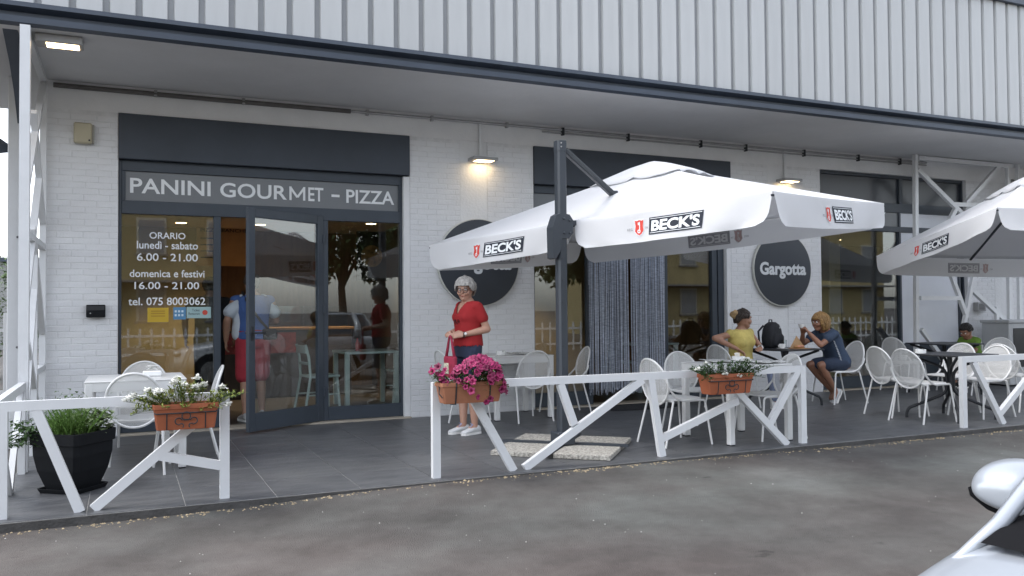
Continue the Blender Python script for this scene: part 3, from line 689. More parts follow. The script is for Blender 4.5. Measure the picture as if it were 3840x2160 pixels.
# ------------------------------------------------------------------ parasols
def emblem(x, z, h, y):
    """shield with key, local XZ plane facing -Y"""
    w = h*.34
    sh = [(-w,.48*h),(-w*.55,.43*h),(0,.50*h),(w*.55,.43*h),(w,.48*h),(w*.85,.1*h),(w*1.02,-.22*h),(w*.55,-.42*h),(0,-.52*h),(-w*.55,-.42*h),(-w*1.02,-.22*h),(-w*.85,.1*h)]
    return sh
def parasol(label, cor, peak, pole=None, strut=True, val=.27, split=True, mirror_only=False, arm_to=None):
    """cor: L, R, FR, B corners of the canopy (world). front side L-R is split in the middle."""
    base = Vector((pole[0], pole[1], 0)) if pole else Vector((peak[0], peak[1], 0))
    t = thing('cantilever_parasol', label, 'parasol', base, 0, 'white cantilever parasols')
    c = [Vector(p)-base for p in cor]; pk = Vector(peak)-base
    # canopy: 4 faces, slightly hollow between the ribs
    mbx = MB(); N = 14
    for i in range(4):
        a, b = c[i], c[(i+1) % 4]
        def pt(u, v):
            e = a.lerp(b, u); p = e.lerp(pk, v); sag = -.075*math.sin(math.pi*u)*math.sin(math.pi*min(1, v*1.0))*(1-v*.3)
            if i == 0: sag *= abs(math.cos(math.pi*u))          # middle rib on the pole side
            return p+Vector((0,0,sag-.012*math.sin(math.pi*u)*(1-v)))
        g0 = len(mbx.v)
        for j in range(N+1):
            for k in range(N+1): mbx.v.append(pt(k/N, j/N*.93))
        for j in range(N):
            for k in range(N): mbx.f.append((g0+j*(N+1)+k, g0+j*(N+1)+k+1, g0+(j+1)*(N+1)+k+1, g0+(j+1)*(N+1)+k))
    can = mbx.me('canopy'); bm = bmesh.new(); bm.from_mesh(can); bmesh.ops.remove_doubles(bm, verts=bm.verts, dist=.004); bm.to_mesh(can); bm.free()
    can.polygons.foreach_set('use_smooth', [True]*len(can.polygons)); can.set_sharp_from_angle(angle=R(25))
    co = link('canopy', can, M_fabric, t)
    sm = co.modifiers.new('thickness', 'SOLIDIFY'); sm.thickness = .004
    # vent cap with a wavy hem
    vc = MB(); K = 48
    def edge_pt(s_, v):
        s4 = s_*4; i = int(s4) % 4; u = s4-int(s4); return c[i].lerp(c[(i+1) % 4], u).lerp(pk, v)
    top = pk+Vector((0,0,.05)); rg = []
    for v, lift, wav in ((.72,.010,.020),(.78,.035,.012),(.90,.055,.004),(.985,.05,0)):
        rg.append([edge_pt(k/K, v)+Vector((0,0,lift+wav*math.sin(k*2*math.pi*10/K+1.3*math.sin(k)))) for k in range(K)])
    vc.rings(rg, cap=False); vc.f.append(tuple(range(len(vc.v)-K, len(vc.v))))
    vco = vc.build('vent_cap', M_fabric, t, smooth='all'); vco.modifiers.new('thickness', 'SOLIDIFY').thickness = .003
    # valances
    ctr = sum(c, Vector())/4
    sides = []
    nL, nR = c[0], c[1]; md = (nL+nR)/2 + Vector((0,0,.02))
    if split: sides += [(nL, md), (md, nR)]
    else: sides += [(nL, nR)]
    sides += [(c[1], c[2]), (c[2], c[3]), (c[3], c[0])]
    for si, (a, b) in enumerate(sides):
        L = (b-a).length; tx = (b-a).normalized(); out = tx.cross(Vector((0,0,1))).normalized()
        if out.dot((a+b)/2-ctr) < 0: out = -out
        n = 36; m_ = 8; vb = MB()
        ph = rnd.random()*6; nsag = .03 if L < 2.2 else .045
        def vp(s, d, o=0.0):
            u = s/L; hang = val*d
            cs = .10                                   # rounded lower corners
            gap = .045
            inset = 0
            e = min(s, L-s)
            x = s + (gap*d*(1 if s < L/2 else -1))*max(0, 1-e/(L*.5))
            if d > .55:
                rr = (d-.55)/.45; k = cs*(1-math.sqrt(max(0, 1-rr*rr)))
                x += k*(1 if s < L/2 else -1)*max(0, 1-e/(L*.5))**1.5
            p = a + tx*x; p.z = a.z + (b.z-a.z)*u - nsag*math.sin(math.pi*u)*.4 - hang
            crease = .016*d*math.sin(u*9+ph+d*1.5)+.010*d*math.sin(u*23+ph*2)
            return p + out*(.028*d + crease + .004 + o)
        for j in range(m_+1):
            for k in range(n+1): vb.v.append(vp(L*k/n, j/m_))
        for j in range(m_):
            for k in range(n): vb.f.append((j*(n+1)+k, j*(n+1)+k+1, (j+1)*(n+1)+k+1, (j+1)*(n+1)+k))
        vo = vb.build('valance', M_fabric, t, smooth='all')
        # print: plate with letters and shield, bent onto the cloth
        flip = tx.cross(Vector((0,0,1))).dot(out) < 0          # reading direction as seen from outside
        def put(me, material, off, nm):
            for v in me.vertices:
                s = L/2 + (v.co.x if not flip else -v.co.x); d = .52 - v.co.y/val
                v.co = vp(min(max(s, 0), L), min(max(d, 0), 1), off)
            link(nm, me, material, vo)
        W_, H_ = (.53, .150) if L > 1.5 else (.46,.14)
        sh0 = .11
        def grid(x0, x1, y0, y1, nn=24):
            mm = MB(); ny = 6
            for k in range(nn+1):
                for j in range(ny+1): mm.v.append(Vector((x0+(x1-x0)*k/nn, y0+(y1-y0)*j/ny, 0)))
            for k in range(nn):
                for j in range(ny): q0 = k*(ny+1)+j; mm.f.append((q0, q0+ny+1, q0+ny+2, q0+1))
            return mm.me('print')
        for off, sgn in ((.0045, 1), (-.0045, -1)):
            inner = sgn < 0
            mn = M_navy if not inner else mat('show_through_navy', (.30,.30,.32), .9)
            ml = M_letter if not inner else mat('show_through_pale', (.62,.62,.63), .9)
            mr_ = M_red if not inner else mat('show_through_red', (.50,.36,.35), .9)
            put(grid(sh0-W_/2, sh0+W_/2, -H_/2, H_/2), mn, off, 'printed_plate')
            for yy in (-H_/2+.011, H_/2-.015): put(grid(sh0-W_/2+.012, sh0+W_/2-.012, yy, yy+.0045), ml, off+sgn*.003, 'printed_line')
            tm = text_mesh("BECK'S", 1.0, .0, .034, 'LEFT', .98)
            X = [v.co.x for v in tm.vertices]; Y = [v.co.y for v in tm.vertices]; x0_, x1_, y0_, y1_ = min(X), max(X), min(Y), max(Y)
            for v in tm.vertices:
                v.co.x = sh0 + ((v.co.x-x0_)/(x1_-x0_)-.5)*(W_-.055); v.co.y = ((v.co.y-y0_)/(y1_-y0_)-.5)*(H_*.66); v.co.z = 0
            put(tm, ml, off+sgn*.0035, 'lettering')
            ex = sh0-W_/2-.105; em = emblem(0,0,.135,0)
            def poly(pts, dx=0, dy=0):
                mm = MB(); mm.v = [Vector((ex+dx+px, dy+pz, 0)) for px, pz in pts]; mm.v.append(Vector((ex+dx, dy, 0))); nn = len(pts)
                mm.f = [(k, (k+1) % nn, nn) for k in range(nn)]; return mm.me('print')
            put(poly(emblem(0,0,.150,0)), ml, off+sgn*.0006, 'printed_outline'); put(poly(em), mr_, off+sgn*.0012, 'printed_shield')
            ring = [(.017*math.cos(k*math.pi/6), .017*math.sin(k*math.pi/6)) for k in range(12)]
            put(poly(ring, -.004, -.034), ml, off+sgn*.002, 'printed_key'); put(poly([(.008*math.cos(k*math.pi/4), .008*math.sin(k*math.pi/4)) for k in range(8)], -.004, -.034), mr_, off+sgn*.0026, 'printed_key')
            put(grid(ex-.001, ex+.008, -.022, .048, 2), ml, off+sgn*.002, 'printed_key'); put(grid(ex-.014, ex+.008, .022, .044, 2), ml, off+sgn*.0022, 'printed_key')
            for body, x0b, x1b in (('REG.', ex-.125, ex-.065), ('TM', ex+.058, ex+.092)):
                tm = text_mesh(body, 1.0, 0, 0, 'LEFT'); X = [v.co.x for v in tm.vertices]; Y = [v.co.y for v in tm.vertices]; xa, xb_, ya, yb = min(X), max(X), min(Y), max(Y)
                for v in tm.vertices: v.co.x = x0b+(v.co.x-xa)/(xb_-xa)*(x1b-x0b); v.co.y = -.012+((v.co.y-ya)/(yb-ya)-.5)*.022; v.co.z = 0
                put(tm, mat('printed_grey', (.25,.25,.27), .8) if not inner else mn, off+sgn*.001, 'lettering')
    # ribs below the cloth
    hub = pk+Vector((0,0,-.16))
    MB().lathe([(.045,-.12),(.06,-.10),(.06,.04),(.03,.06)], 14, Matrix.Translation(hub)).build('hub', M_pole, t, smooth=True)
    for p in c+[(c[i]+c[(i+1) % 4])/2 for i in range(4)]: MB().bar(hub, Vector(p)+Vector((0,0,-.035)), .028, .018, (0,0,1)).build('rib', M_pole, t)
    if pole:
        zt = pole[2]
        pm = MB(); prof = [(-.046,-.03),(-.03,-.05),(.03,-.05),(.046,-.03),(.046,.03),(.03,.05),(-.03,.05),(-.046,.03)]
        pm.rings([[Vector((x, y, z)) for x, y in prof] for z in (.07, zt-.10)])
        po = pm.build('pole', M_pole, t)
        for k in range(9): MB().lathe([(.006,0),(.006,.002)], 8, Matrix.Translation((-.018,-.0505,.55+.2*k)) @ Matrix.Rotation(R(90),4,'X')).build('hole', M_black, po)
        cp_ = MB().rings([[Vector((x*1.09, y*1.09, z)) for x, y in prof] for z in (zt-.10, zt-.004)]).build('pole_cap', M_pole, t)
        for zz in (-.03,-.065): MB().ball((-.018,-.056,zt+zz), .008, 8, 6).build('bolt', M_steel, cp_)
        md0 = md; ad = (md-Vector((0,0,md.z))).normalized() if md.length > .01 else Vector((1,0,0))
        zc = md.z-.10
        # slide clamp and crank
        cl = MB(); pr = [(-.075,.13),(-.03,.155),(.06,.14),(.095,.09),(.095,-.03),(.05,-.08),(-.02,-.08),(-.04,-.2),(-.085,-.27),(-.11,-.26),(-.115,.02)]
        Mx = Matrix.Translation((0,0,zc))
        cl.prism([(x,-.062,z) for x, z in pr], (0,.124,0), Mx)
        clo = cl.build('slide_clamp', M_pole, t)
        for x, z in ((0,.10),(0,-.03),(.06,.085),(.06,-.03)): MB().ball((x,-.064,zc+z), .013, 8, 6).build('bolt', M_pole, clo)
        MB().bar((.04,0,zc+.06), md+Vector((0,0,-.03)), .06, .045, (0,0,1)).build('arm', M_pole, t)
        MB().bar(md+Vector((0,0,-.045)), hub, .05, .04, (0,0,1)).build('main_rib', M_pole, t)
        sp = Vector(arm_to)-base
        stt = MB(); stt.bar((.05,.0,zt-.085), sp+Vector((0,0,.03)), .055, .04, (0,1,0))
        for off in (-.016,0,.016): stt.bar(Vector((.05,-.003,zt-.085+off)), sp+Vector((0,-.003,.03+off)), .009, .046, (0,1,0))
        so = stt.build('strut', M_pole, t)
        MB().bbox(sp.x-.07, sp.x+.07, sp.y-.05, sp.y+.05, sp.z-.01, sp.z+.004, .003).build('strut_plate', M_pole, so)
        MB().bbox(sp.x-.02, sp.x+.04, sp.y-.03, sp.y+.03, sp.z+.004, sp.z+.07, .006).build('strut_joint', M_pole, so)
        # cross foot under the slabs
        for an in (R(48), R(-42)):
            dv = Vector((math.cos(an), math.sin(an), 0))
            MB().bar(dv*-.60+Vector((.043,.061,.052)), dv*.60+Vector((.043,.061,.052)), .055, .022, (0,0,1)).build('foot_bar', M_pole, t)
        MB().bbox(-.09, .09, -.08, .08, .05, .17, .01).build('pole_socket', M_pole, t)
    return t
PX, PY = 3.657, -2.871
sp = W(2300,742,'y',-2.55)
parasol('white cantilever parasol on a dark grey pole standing on pebbled slabs behind the petunia railing',
        [(2.98,-1.14,1.985), (4.63,-4.59,2.205), (7.21,-3.35,2.365), (5.44,-.10,2.15)], (5.09,-2.25,2.80), (PX, PY, 2.84), arm_to=(sp.x, sp.y, sp.z))
parasol('white cantilever parasol tilted over the black tables by the white frame',
        [(9.43,-3.02,2.45), (9.97,-.74,2.02), (13.0,-1.46,1.98), (12.48,-3.74,2.42)], (11.0,-2.35,2.98), None, split=False)
# exposed-aggregate slabs weighing down the parasol foot
M_pebble = mat('pebbled_concrete', (.40,.38,.34), .9, var=.55, vs_=55, bump=1.0, bs=70, detail=3)
ang45 = R(48)
for i, (sx, sy) in enumerate(((-1,-1),(1,-1),(1,1),(-1,1))):
    ctr = Vector((3.70,-2.81,0)); ux = Vector((math.cos(ang45), math.sin(ang45), 0)); uy = Vector((-ux.y, ux.x, 0))
    p = ctr + ux*(sx*.285) + uy*(sy*.285)
    s = MB().bbox(-.25,.25,-.25,.25,.002,.046,.006).build('paving_slab', M_pebble, None, loc=(p.x, p.y, 0), rot=(0,0,ang45), label='square pebbled slab weighing down the parasol foot', cat='slab', group='slabs on the parasol foot')
# ------------------------------------------------------------------ chairs and tables
def arc(p0, p1, p2, n=6):
    p0, p1, p2 = Vector(p0), Vector(p1), Vector(p2)
    return [p0*(1-t)**2+p1*2*t*(1-t)+p2*t*t for t in [i/n for i in range(n+1)]]
def make_chair():
    t = thing('cafe_chair', 'x', 'chair', (0,0,0), 0, 'white round-backed terrace chairs')
    sz = .432
    # seat: dished rounded plate with a rolled rim
    K = 28
    def se(r, z):
        out = []
        for k in range(K):
            a = 2*math.pi*k/K; c, s = math.cos(a), math.sin(a); e = .72
            x = math.copysign(abs(c)**e, c)*r*.215+.01; y = math.copysign(abs(s)**e, s)*r*.222
            out.append(Vector((x, y, z)))
        return out
    st = MB().rings([se(.96,sz-.012), se(1.0,sz-.004), se(.985,sz+.006), se(.80,sz+.001), se(.4,sz-.006), se(.05,sz-.008)])
    st.build('seat', M_chair, t, smooth='all')
    r = .0105
    for s in (-1, 1):
        y = s*.205
        MB().tube([(.255,s*.235,0),(.205,y,sz-.04)]+arc((.205,y,sz-.04),(.20,y,sz-.012),(.165,y,sz-.012),4)+[(-.02,y*1.03,sz-.012)]+arc((-.02,y*1.03,sz-.012),(-.12,y*1.06,sz-.012),(-.185,y*1.06,sz+.07),5)+arc((-.185,y*1.06,sz+.07),(-.235,y*1.06,sz+.11),(-.240,y*1.06,sz+.17),4), r, 7).build('leg', M_chair, t, smooth=True)
        MB().tube([(-.275,s*.225,0),(-.165,y*.98,sz-.012)], r, 7).build('leg', M_chair, t, smooth=True)
    MB().tube([(-.165,-.20,sz-.012),(-.165,.20,sz-.012)], r*.9, 6).build('seat_bar', M_chair, t, smooth=True)
    # oval back ring with perforated sheet, leaning back
    cz, hw, hh, til = .595, .207, .222, R(12)
    def bp(a, k=1.0, push=0.0):
        y = hw*k*math.cos(a); v = hh*k*math.sin(a)
        return Vector((-.232-v*math.sin(til)-.03*(1-(y/hw)**2)+push, y, cz+v*math.cos(til)))
    rg = MB().tube([bp(2*math.pi*k/36) for k in range(36)], .0105, 7, closed=True).build('back_ring', M_chair, t, smooth=True)
    bm = MB(); n = 32
    rings = [1.0,.75,.5,.25]
    for k in rings: bm.v += [bp(2*math.pi*i/n, k) for i in range(n)]
    bm.v.append(bp(0, 0)); 
    for j in range(3):
        for i in range(n): bm.f.append((j*n+i, j*n+(i+1) % n, (j+1)*n+(i+1) % n, (j+1)*n+i))
    for i in range(n): bm.f.append((3*n+i, 3*n+(i+1) % n, 4*n))
    me = bm.me('backrest', 'all'); uv = me.uv_layers.new()
    for lp_ in me.loops: co = me.vertices[lp_.vertex_index].co; uv.data[lp_.index].uv = (co.y, co.z)
    link('backrest', me, M_cmesh, t)
    return t
chair0 = make_chair(); chair_used = [False]
def chair(x, y, deg, label):
    if not chair_used[0]: chair_used[0] = True; c = chair0; c.location = (x, y, 0); c.rotation_euler = (0,0,R(deg)); c['label'] = label
    else: c = place(chair0, (x, y, 0), R(deg), label)
    return c
chair(.10,-2.18, 84, 'white round-backed chair with its back to the railing at the table by the brick pier')
chair(.15,-1.12,-96, 'white round-backed chair between the shopfront glass and the table by the brick pier')
chair(.49,-1.86,178, 'white round-backed chair beside the open door, turned to the table by the brick pier')
chair(4.26,-.80, 92, 'white round-backed chair facing the wall at the table behind the petunia box')
chair(4.96,-.46,170, 'white round-backed chair between the parasol pole and the string curtain')
chair(3.62,-.42,  4, 'white round-backed chair behind the standing woman in red')
chair(4.80,-3.00,  2, 'white round-backed chair at the newspaper table, nearest the parasol slabs')
chair(5.46,-2.42,-92, 'white round-backed chair behind the newspaper table, towards the string curtain')
chair(5.84,-3.12,176, 'white round-backed chair at the end of the newspaper table, by the railing corner')
chair(7.13,-.98,  8, 'white round-backed chair of the woman in the yellow top')
chair(8.76,-1.17,172, 'white round-backed chair of the woman in the navy top')
chair(8.15,-2.99,  2, 'white round-backed chair at the black table with the white ashtray, nearest the railing gap')
chair(8.33,-2.48, -6, 'white round-backed chair tucked close behind the one beside the railing gap')
chair(10.86,-.42,  6, 'white round-backed chair against the shopfront glass at the far black table')
chair(9.10,-3.00,178, 'white round-backed chair behind the railing, across the black table with the ashtray')
chair(9.30,-2.42,185, 'white round-backed chair at the far side of the black table with the ashtray')
chair(10.05,-2.75,  3, 'white round-backed chair beyond the ashtray table, turned away from it')
chair(11.35,-1.55,200, 'white round-backed chair near the grey cabinet')
chair(11.55,-.85,188, 'white round-backed chair beside the boy in green')

def white_table(x, y, s, label, rz=0.0, h=.742):
    t = thing('white_table', label, 'table', (x, y, 0), rz, 'square white tables')
    a = s/2
    MB().bbox(-a, a, -a, a, h-.014, h, .004).build('table_top', M_whitet, t)
    ap = MB().bbox(-a+.004, a-.004, -a+.004, -a+.026, h-.085, h-.0145, .003).bbox(-a+.004, a-.004, a-.026, a-.004, h-.085, h-.0145, .003).bbox(-a+.004, -a+.026, -a+.027, a-.027, h-.085, h-.0145, .003).bbox(a-.026, a-.004, -a+.027, a-.027, h-.085, h-.0145, .003)
    ap.build('apron', M_whitet, t)
    for sx in (-1,1):
        for sy in (-1,1):
            lg = MB().bbox(sx*(a-.032)-.030, sx*(a-.032)+.030, sy*(a-.032)-.030, sy*(a-.032)+.030, .008, h-.0146, .006).build('leg', M_whitet, t)
            MB().box(sx*(a-.032)-.026, sx*(a-.032)+.026, sy*(a-.032)-.026, sy*(a-.032)+.026, 0, .0078).build('foot', M_blackp, lg)
    return t
white_table(.095,-1.86,.76,'square white table beside the brick pier with the letterbox')
white_table(4.268,-.41,.76,'square white table against the brick pier under the half hidden round sign')
white_table(5.51,-3.03,.76,'square white table spread with newspapers behind the railing corner')

def black_table(x, y, s, label, rz=0.0, h=.74):
    t = thing('black_table', label, 'table', (x, y, 0), rz, 'black metal tables'); a = s/2
    MB().bbox(-a, a, -a, a, h-.018, h, .006).build('table_top', M_black, t)
    MB().tube([(0,0,.28),(0,0,h-.02)], .028, 10).build('centre_post', M_black, t, smooth=True)
    for k in range(4):
        an = math.pi/4+math.pi/2*k; c, s_ = math.cos(an), math.sin(an); d = a*1.28
        f = lambda r, z: (c*r, s_*r, z)
        MB().tube([f(d*.95,h-.02)]+arc(f(.12,h-.14),f(.035,h-.19),f(.035,h-.27))+arc(f(.035,.36),f(.035,.29),f(.12,.25))+arc(f(d*.92,.115),f(d*1.0,.09),f(d*1.0,.02))+[f(d,0)], .017, 8).build('leg', M_black, t, smooth=True)
    return t
black_table(7.93,-1.05,.72,'black metal table between the two seated women', R(8))
black_table(8.62,-2.98,.72,'black metal table with a white ashtray behind the railing', R(3))
black_table(10.95,-1.05,.74,'black metal table in front of the boy in green', R(-4))

# ------------------------------------------------------------------ small things on the tables
M_china = mat('white_china', (.78,.78,.77), .25, coat=.3)
def ashtray(x, y, z, label, r=.055):
    t = thing('ashtray', label, 'ashtray', (x, y, z), rnd.random(), 'white ashtrays')
    MB().lathe([(r*.85,.001),(r,.006),(r,.05),(r*.9,.05),(r*.82,.012),(.001,.010)], 22).build('bowl', M_china, t, smooth=True)
    for k in range(3):
        a = k*2.1; MB().tube([(r*.80*math.cos(a),r*.80*math.sin(a),.047),(r*1.02*math.cos(a),r*1.02*math.sin(a),.047)], .007, 6).build('notch', mat('ash_grey', (.35,.35,.35)), t)
    return t
TZ = .7425
ashtray(4.06,-.56,TZ,'white ashtray on the table under the half hidden round sign')
ashtray(8.33,-2.83,.7405,'white ashtray on the black table behind the railing', .06)
# napkin dish on the left table
p = W(541,1405,'z',TZ)
t = thing('napkin_dish', 'white dish of crumpled paper napkins on the table by the brick pier', 'dish', (.22,-1.86,TZ))
MB().bbox(-.075,.075,-.06,.06,.001,.05,.01).build('dish', M_china, t)
nk = MB(); 
for k in range(7):
    a = rnd.random()*6; nk.add([Vector((.05*math.cos(a+i*2.1)+rnd.uniform(-.02,.02), .04*math.sin(a+i*2.1), .051+rnd.uniform(0,.045))) for i in range(3)], [(0,1,2)])
nk.build('napkin', mat('paper_white', (.80,.80,.78), .9), t)
# sugar bowl and newspapers on the newspaper table
t = thing('sugar_bowl', 'white bowl of sugar sachets on the newspaper table', 'bowl', (5.60,-2.96,TZ))
MB().lathe([(.045,.001),(.058,.008),(.062,.06),(.056,.06),(.050,.012),(.001,.01)], 22).build('bowl', M_china, t, smooth=True)
for k, colr in enumerate(((.55,.32,.10),(.75,.72,.65),(.62,.42,.15),(.78,.76,.70),(.5,.28,.1))):
    Mx = Matrix.Translation((rnd.uniform(-.025,.025), rnd.uniform(-.025,.025), .055)) @ Matrix.Rotation(rnd.uniform(-.4,.4),4,'X') @ Matrix.Rotation(rnd.random()*3,4,'Z')
    MB().box(-.018,.018,-.003,.003,-.03,.04, Mx).build('sachet', mat('sachet%d' % k, colr, .8), t)
def newsprint():
    M = mat('newsprint', (.52,.52,.50), .9); n = M.node_tree.nodes; l = M.node_tree.links; p = n['Principled BSDF']
    tc = n.new('ShaderNodeTexCoord'); b = n.new('ShaderNodeTexBrick'); b.inputs['Scale'].default_value = 9; b.inputs['Color1'].default_value = (.55,.55,.53,1); b.inputs['Color2'].default_value = (.20,.20,.20,1); b.inputs['Mortar'].default_value = (.62,.62,.60,1); b.inputs['Mortar Size'].default_value = .06
    l.new(tc.outputs['Object'], b.inputs['Vector']); l.new(b.outputs['Color'], p.inputs['Base Color']); return M
Mn = newsprint()
def paper(x, y, rz, w, d, z, label):
    g = MB(); n = 10
    for j in range(n+1):
        for i in range(n+1):
            u, v = i/n-.5, j/n-.5; g.v.append(Vector((u*w, v*d, .003+.010*abs(math.sin(u*5+v*3))+.006*noise.noise(Vector((u*6,v*6,x))))))
    for j in range(n):
        for i in range(n): g.f.append((j*(n+1)+i, j*(n+1)+i+1, (j+1)*(n+1)+i+1, (j+1)*(n+1)+i))
    o = g.build('newspaper', Mn, smooth='all', loc=(x, y, z), rot=(0,0,rz), label=label, cat='newspaper', group='newspapers on the white tables')
    o.modifiers.new('thickness','SOLIDIFY').thickness = .004
paper(5.72,-3.14, .15, .30,.40, TZ+.006, 'open newspaper lying on the table behind the railing corner')
paper(5.44,-2.84, -.3, .26,.36, TZ+.006, 'folded newspaper beside the sugar bowl')
paper(4.42,-.42, .2, .26,.36, TZ+.006, 'newspaper lying on the table under the half hidden round sign')
# coffee things on the women's table
t = thing('coffee_cup', 'white coffee cup on its saucer on the black table', 'cup', (7.80,-1.16,.7405))
MB().lathe([(.04,.001),(.075,.008),(.078,.012),(.03,.006),(.001,.006)], 24).build('saucer', M_china, t, smooth=True)
MB().lathe([(.022,.008),(.038,.025),(.043,.066),(.040,.066),(.034,.028),(.001,.014)], 20).build('cup', M_china, t, smooth=True)
MB().tube([(-.04,0,.055),(-.065,0,.05),(-.065,0,.03),(-.036,0,.025)], .005, 6).build('cup_handle', M_china, t, smooth=True)
t = thing('water_glass', 'empty drinking glass beside the coffee cup', 'glass', (7.98,-1.0,.7405))
MB().lathe([(.028,.001),(.036,.11),(.033,.11),(.025,.008),(.001,.008)], 18).build('tumbler', M_cupg, t, smooth=True)
M_kraft = mat('kraft_paper', (.36,.22,.11), .85, var=.12, vs_=9)
t = thing('paper_wrap', 'brown paper wrap with a filled sandwich on the black table', 'food', (8.02,-1.22,.7405))
g = MB(); g.add([(-.14,-.10,.003),(.15,-.11,.003),(.16,.10,.003),(-.13,.11,.003),(.02,.06,.17),(.0,.0,.012)], [(0,1,5),(1,2,5),(2,3,5),(3,0,5)]); g.build('paper_sheet', M_kraft, t)
MB().add([(-.13,.02,.01),(.14,.03,.01),(.03,.07,.17)], [(0,1,2)]).build('paper_sheet', M_kraft, t)
MB().ball((-.01,-.02,.03), .05, 14, 8, (1.7,.8,.55)).build('bread', mat('bread_crust', (.42,.22,.09), .7, var=.3, vs_=20), t, smooth=True)
MB().ball((-.01,-.045,.035), .03, 12, 8, (2.0,.6,.35)).build('filling', mat('ham', (.50,.22,.17), .6, var=.3, vs_=30), t, smooth=True)
# backpack
def backpack(x, y, z, rz):
    t = thing('backpack', 'black backpack standing on the black table against the wall', 'bag', (x, y, z), rz)
    Mb = mat('black_nylon', (.010,.011,.015), .75, bump=.3, bs=60)
    g = MB(); rg = []
    for zz, w, d in ((0,.13,.085),(.03,.15,.10),(.14,.155,.105),(.24,.145,.095),(.31,.115,.07),(.345,.06,.035)):
        rg.append([Vector((math.copysign(abs(math.cos(a))**.6, math.cos(a))*w, math.copysign(abs(math.sin(a))**.6, math.sin(a))*d, zz)) for a in [2*math.pi*k/24 for k in range(24)]])
    g.rings(rg).build('body', Mb, t, smooth='all')
    g = MB(); rg = []
    for zz, w, d in ((.02,.11,.05),(.05,.125,.06),(.15,.12,.06),(.19,.09,.04)):
        rg.append([Vector((math.copysign(abs(math.cos(a))**.6, math.cos(a))*w, -.075+math.copysign(abs(math.sin(a))**.6, math.sin(a))*d, zz)) for a in [2*math.pi*k/20 for k in range(20)]])
    g.rings(rg).build('front_pocket', Mb, t, smooth='all')
    MB().tube([(-.04,.02,.33),(-.035,.02,.375),(.035,.02,.375),(.04,.02,.33)], .009, 6).build('grab_handle', Mb, t, smooth=True)
    for s in (-1,1): MB().tube([(s*.08,.08,.30),(s*.13,.13,.22),(s*.16,.10,.08),(s*.14,.06,.02)], .014, 6).build('shoulder_strap', Mb, t, smooth=True)
    MB().lathe([(.014,0),(.014,.004)], 12, Matrix.Translation((.03,-.098,.27)) @ Matrix.Rotation(R(90),4,'X')).build('badge', mat('badge_grey',(.4,.4,.4)), t)
backpack(7.95,-.80,.7405,R(20))
# grey chest cabinet at the far right
c = W(3770,1300,'y',-.75)
t = thing('glass_cabinet', 'grey chest cabinet with a dark glass door by the right white frame', 'cabinet', (c.x+.62,-.55,0))
MB().bbox(-.60,.60,-.25,.22,.02,1.0,.01).build('body', mat('cabinet_grey', (.38,.39,.40), .5, var=.05), t)
MB().bbox(-.62,.62,-.27,.24,1.001,1.05,.008).build('lid', mat('cabinet_grey'), t)
MB().bbox(-.50,.50,-.262,-.2505,.30,.92,.004).build('door_pane', mat('dark_glass_panel', (.03,.033,.035), .12), t)
for s in (-1,1): MB().box(s*.5-.04,s*.5+.04,-.2,.2,0,.0195).build('foot', M_blackp, t)
# ------------------------------------------------------------------ planters
M_leafA = mat('petunia_leaf', (.060,.105,.030), .65, var=.35, vs_=30, spec=.2)
M_leafB = mat('alyssum_leaf', (.17,.20,.045), .65, var=.35, vs_=30, spec=.2)
M_leafC = mat('dark_leaf', (.045,.085,.028), .65, var=.35, vs_=25, spec=.2)
M_leafD = mat('herb_green', (.10,.185,.04), .65, var=.35, vs_=25, spec=.2)
M_leafE = mat('sage_leaf', (.16,.21,.10), .65, var=.3, vs_=25, spec=.2)
def leaf(mbx, p, d, L, w, droop=.25, up=Vector((0,0,1))):
    d = d.normalized(); s = d.cross(up); s = s.normalized() if s.length > 1e-3 else Vector((1,0,0)); n = s.cross(d)
    a = p; m1 = p+d*L*.45+n*L*.06; e = p+d*L-n*L*droop
    mbx.add([a, m1+s*w/2, e, m1-s*w/2, m1-n*L*.05], [(0,1,4),(1,2,4),(2,3,4),(3,0,4)])
def rdir(r, zlo=-.3, zhi=1.0):
    a = r.random()*2*math.pi; z = r.uniform(zlo, zhi); c = math.sqrt(max(0, 1-z*z)); return Vector((c*math.cos(a), c*math.sin(a), z))
def tub(t, Lx, dep, h, material, z0):
    """tapered window box with rolled lip, local origin centre, z0 = bottom"""
    def ring(lx, ly, z, ch=.012):
        a, b = lx/2, ly/2
        return [Vector(p) for p in ((-a+ch,-b,z),(a-ch,-b,z),(a,-b+ch,z),(a,b-ch,z),(a-ch,b,z),(-a+ch,b,z),(-a,b-ch,z),(-a,-b+ch,z))]
    k = .86
    g = MB().rings([ring(Lx*k, dep*.72, z0), ring(Lx*k+.01, dep*.74, z0+.006), ring(Lx*.965, dep*.93, z0+h*.80), ring(Lx, dep, z0+h*.82), ring(Lx, dep, z0+h), ring(Lx-.02, dep-.02, z0+h), ring(Lx*.94-.02, dep*.9-.02, z0+h*.80)])
    g.build('planter_box', material, t)
    MB().rings([ring(Lx*.93-.02, dep*.88-.02, z0+h*.78), ring(Lx*.94-.02, dep*.89-.02, z0+h*.82)]).build('soil', M_soil, t)
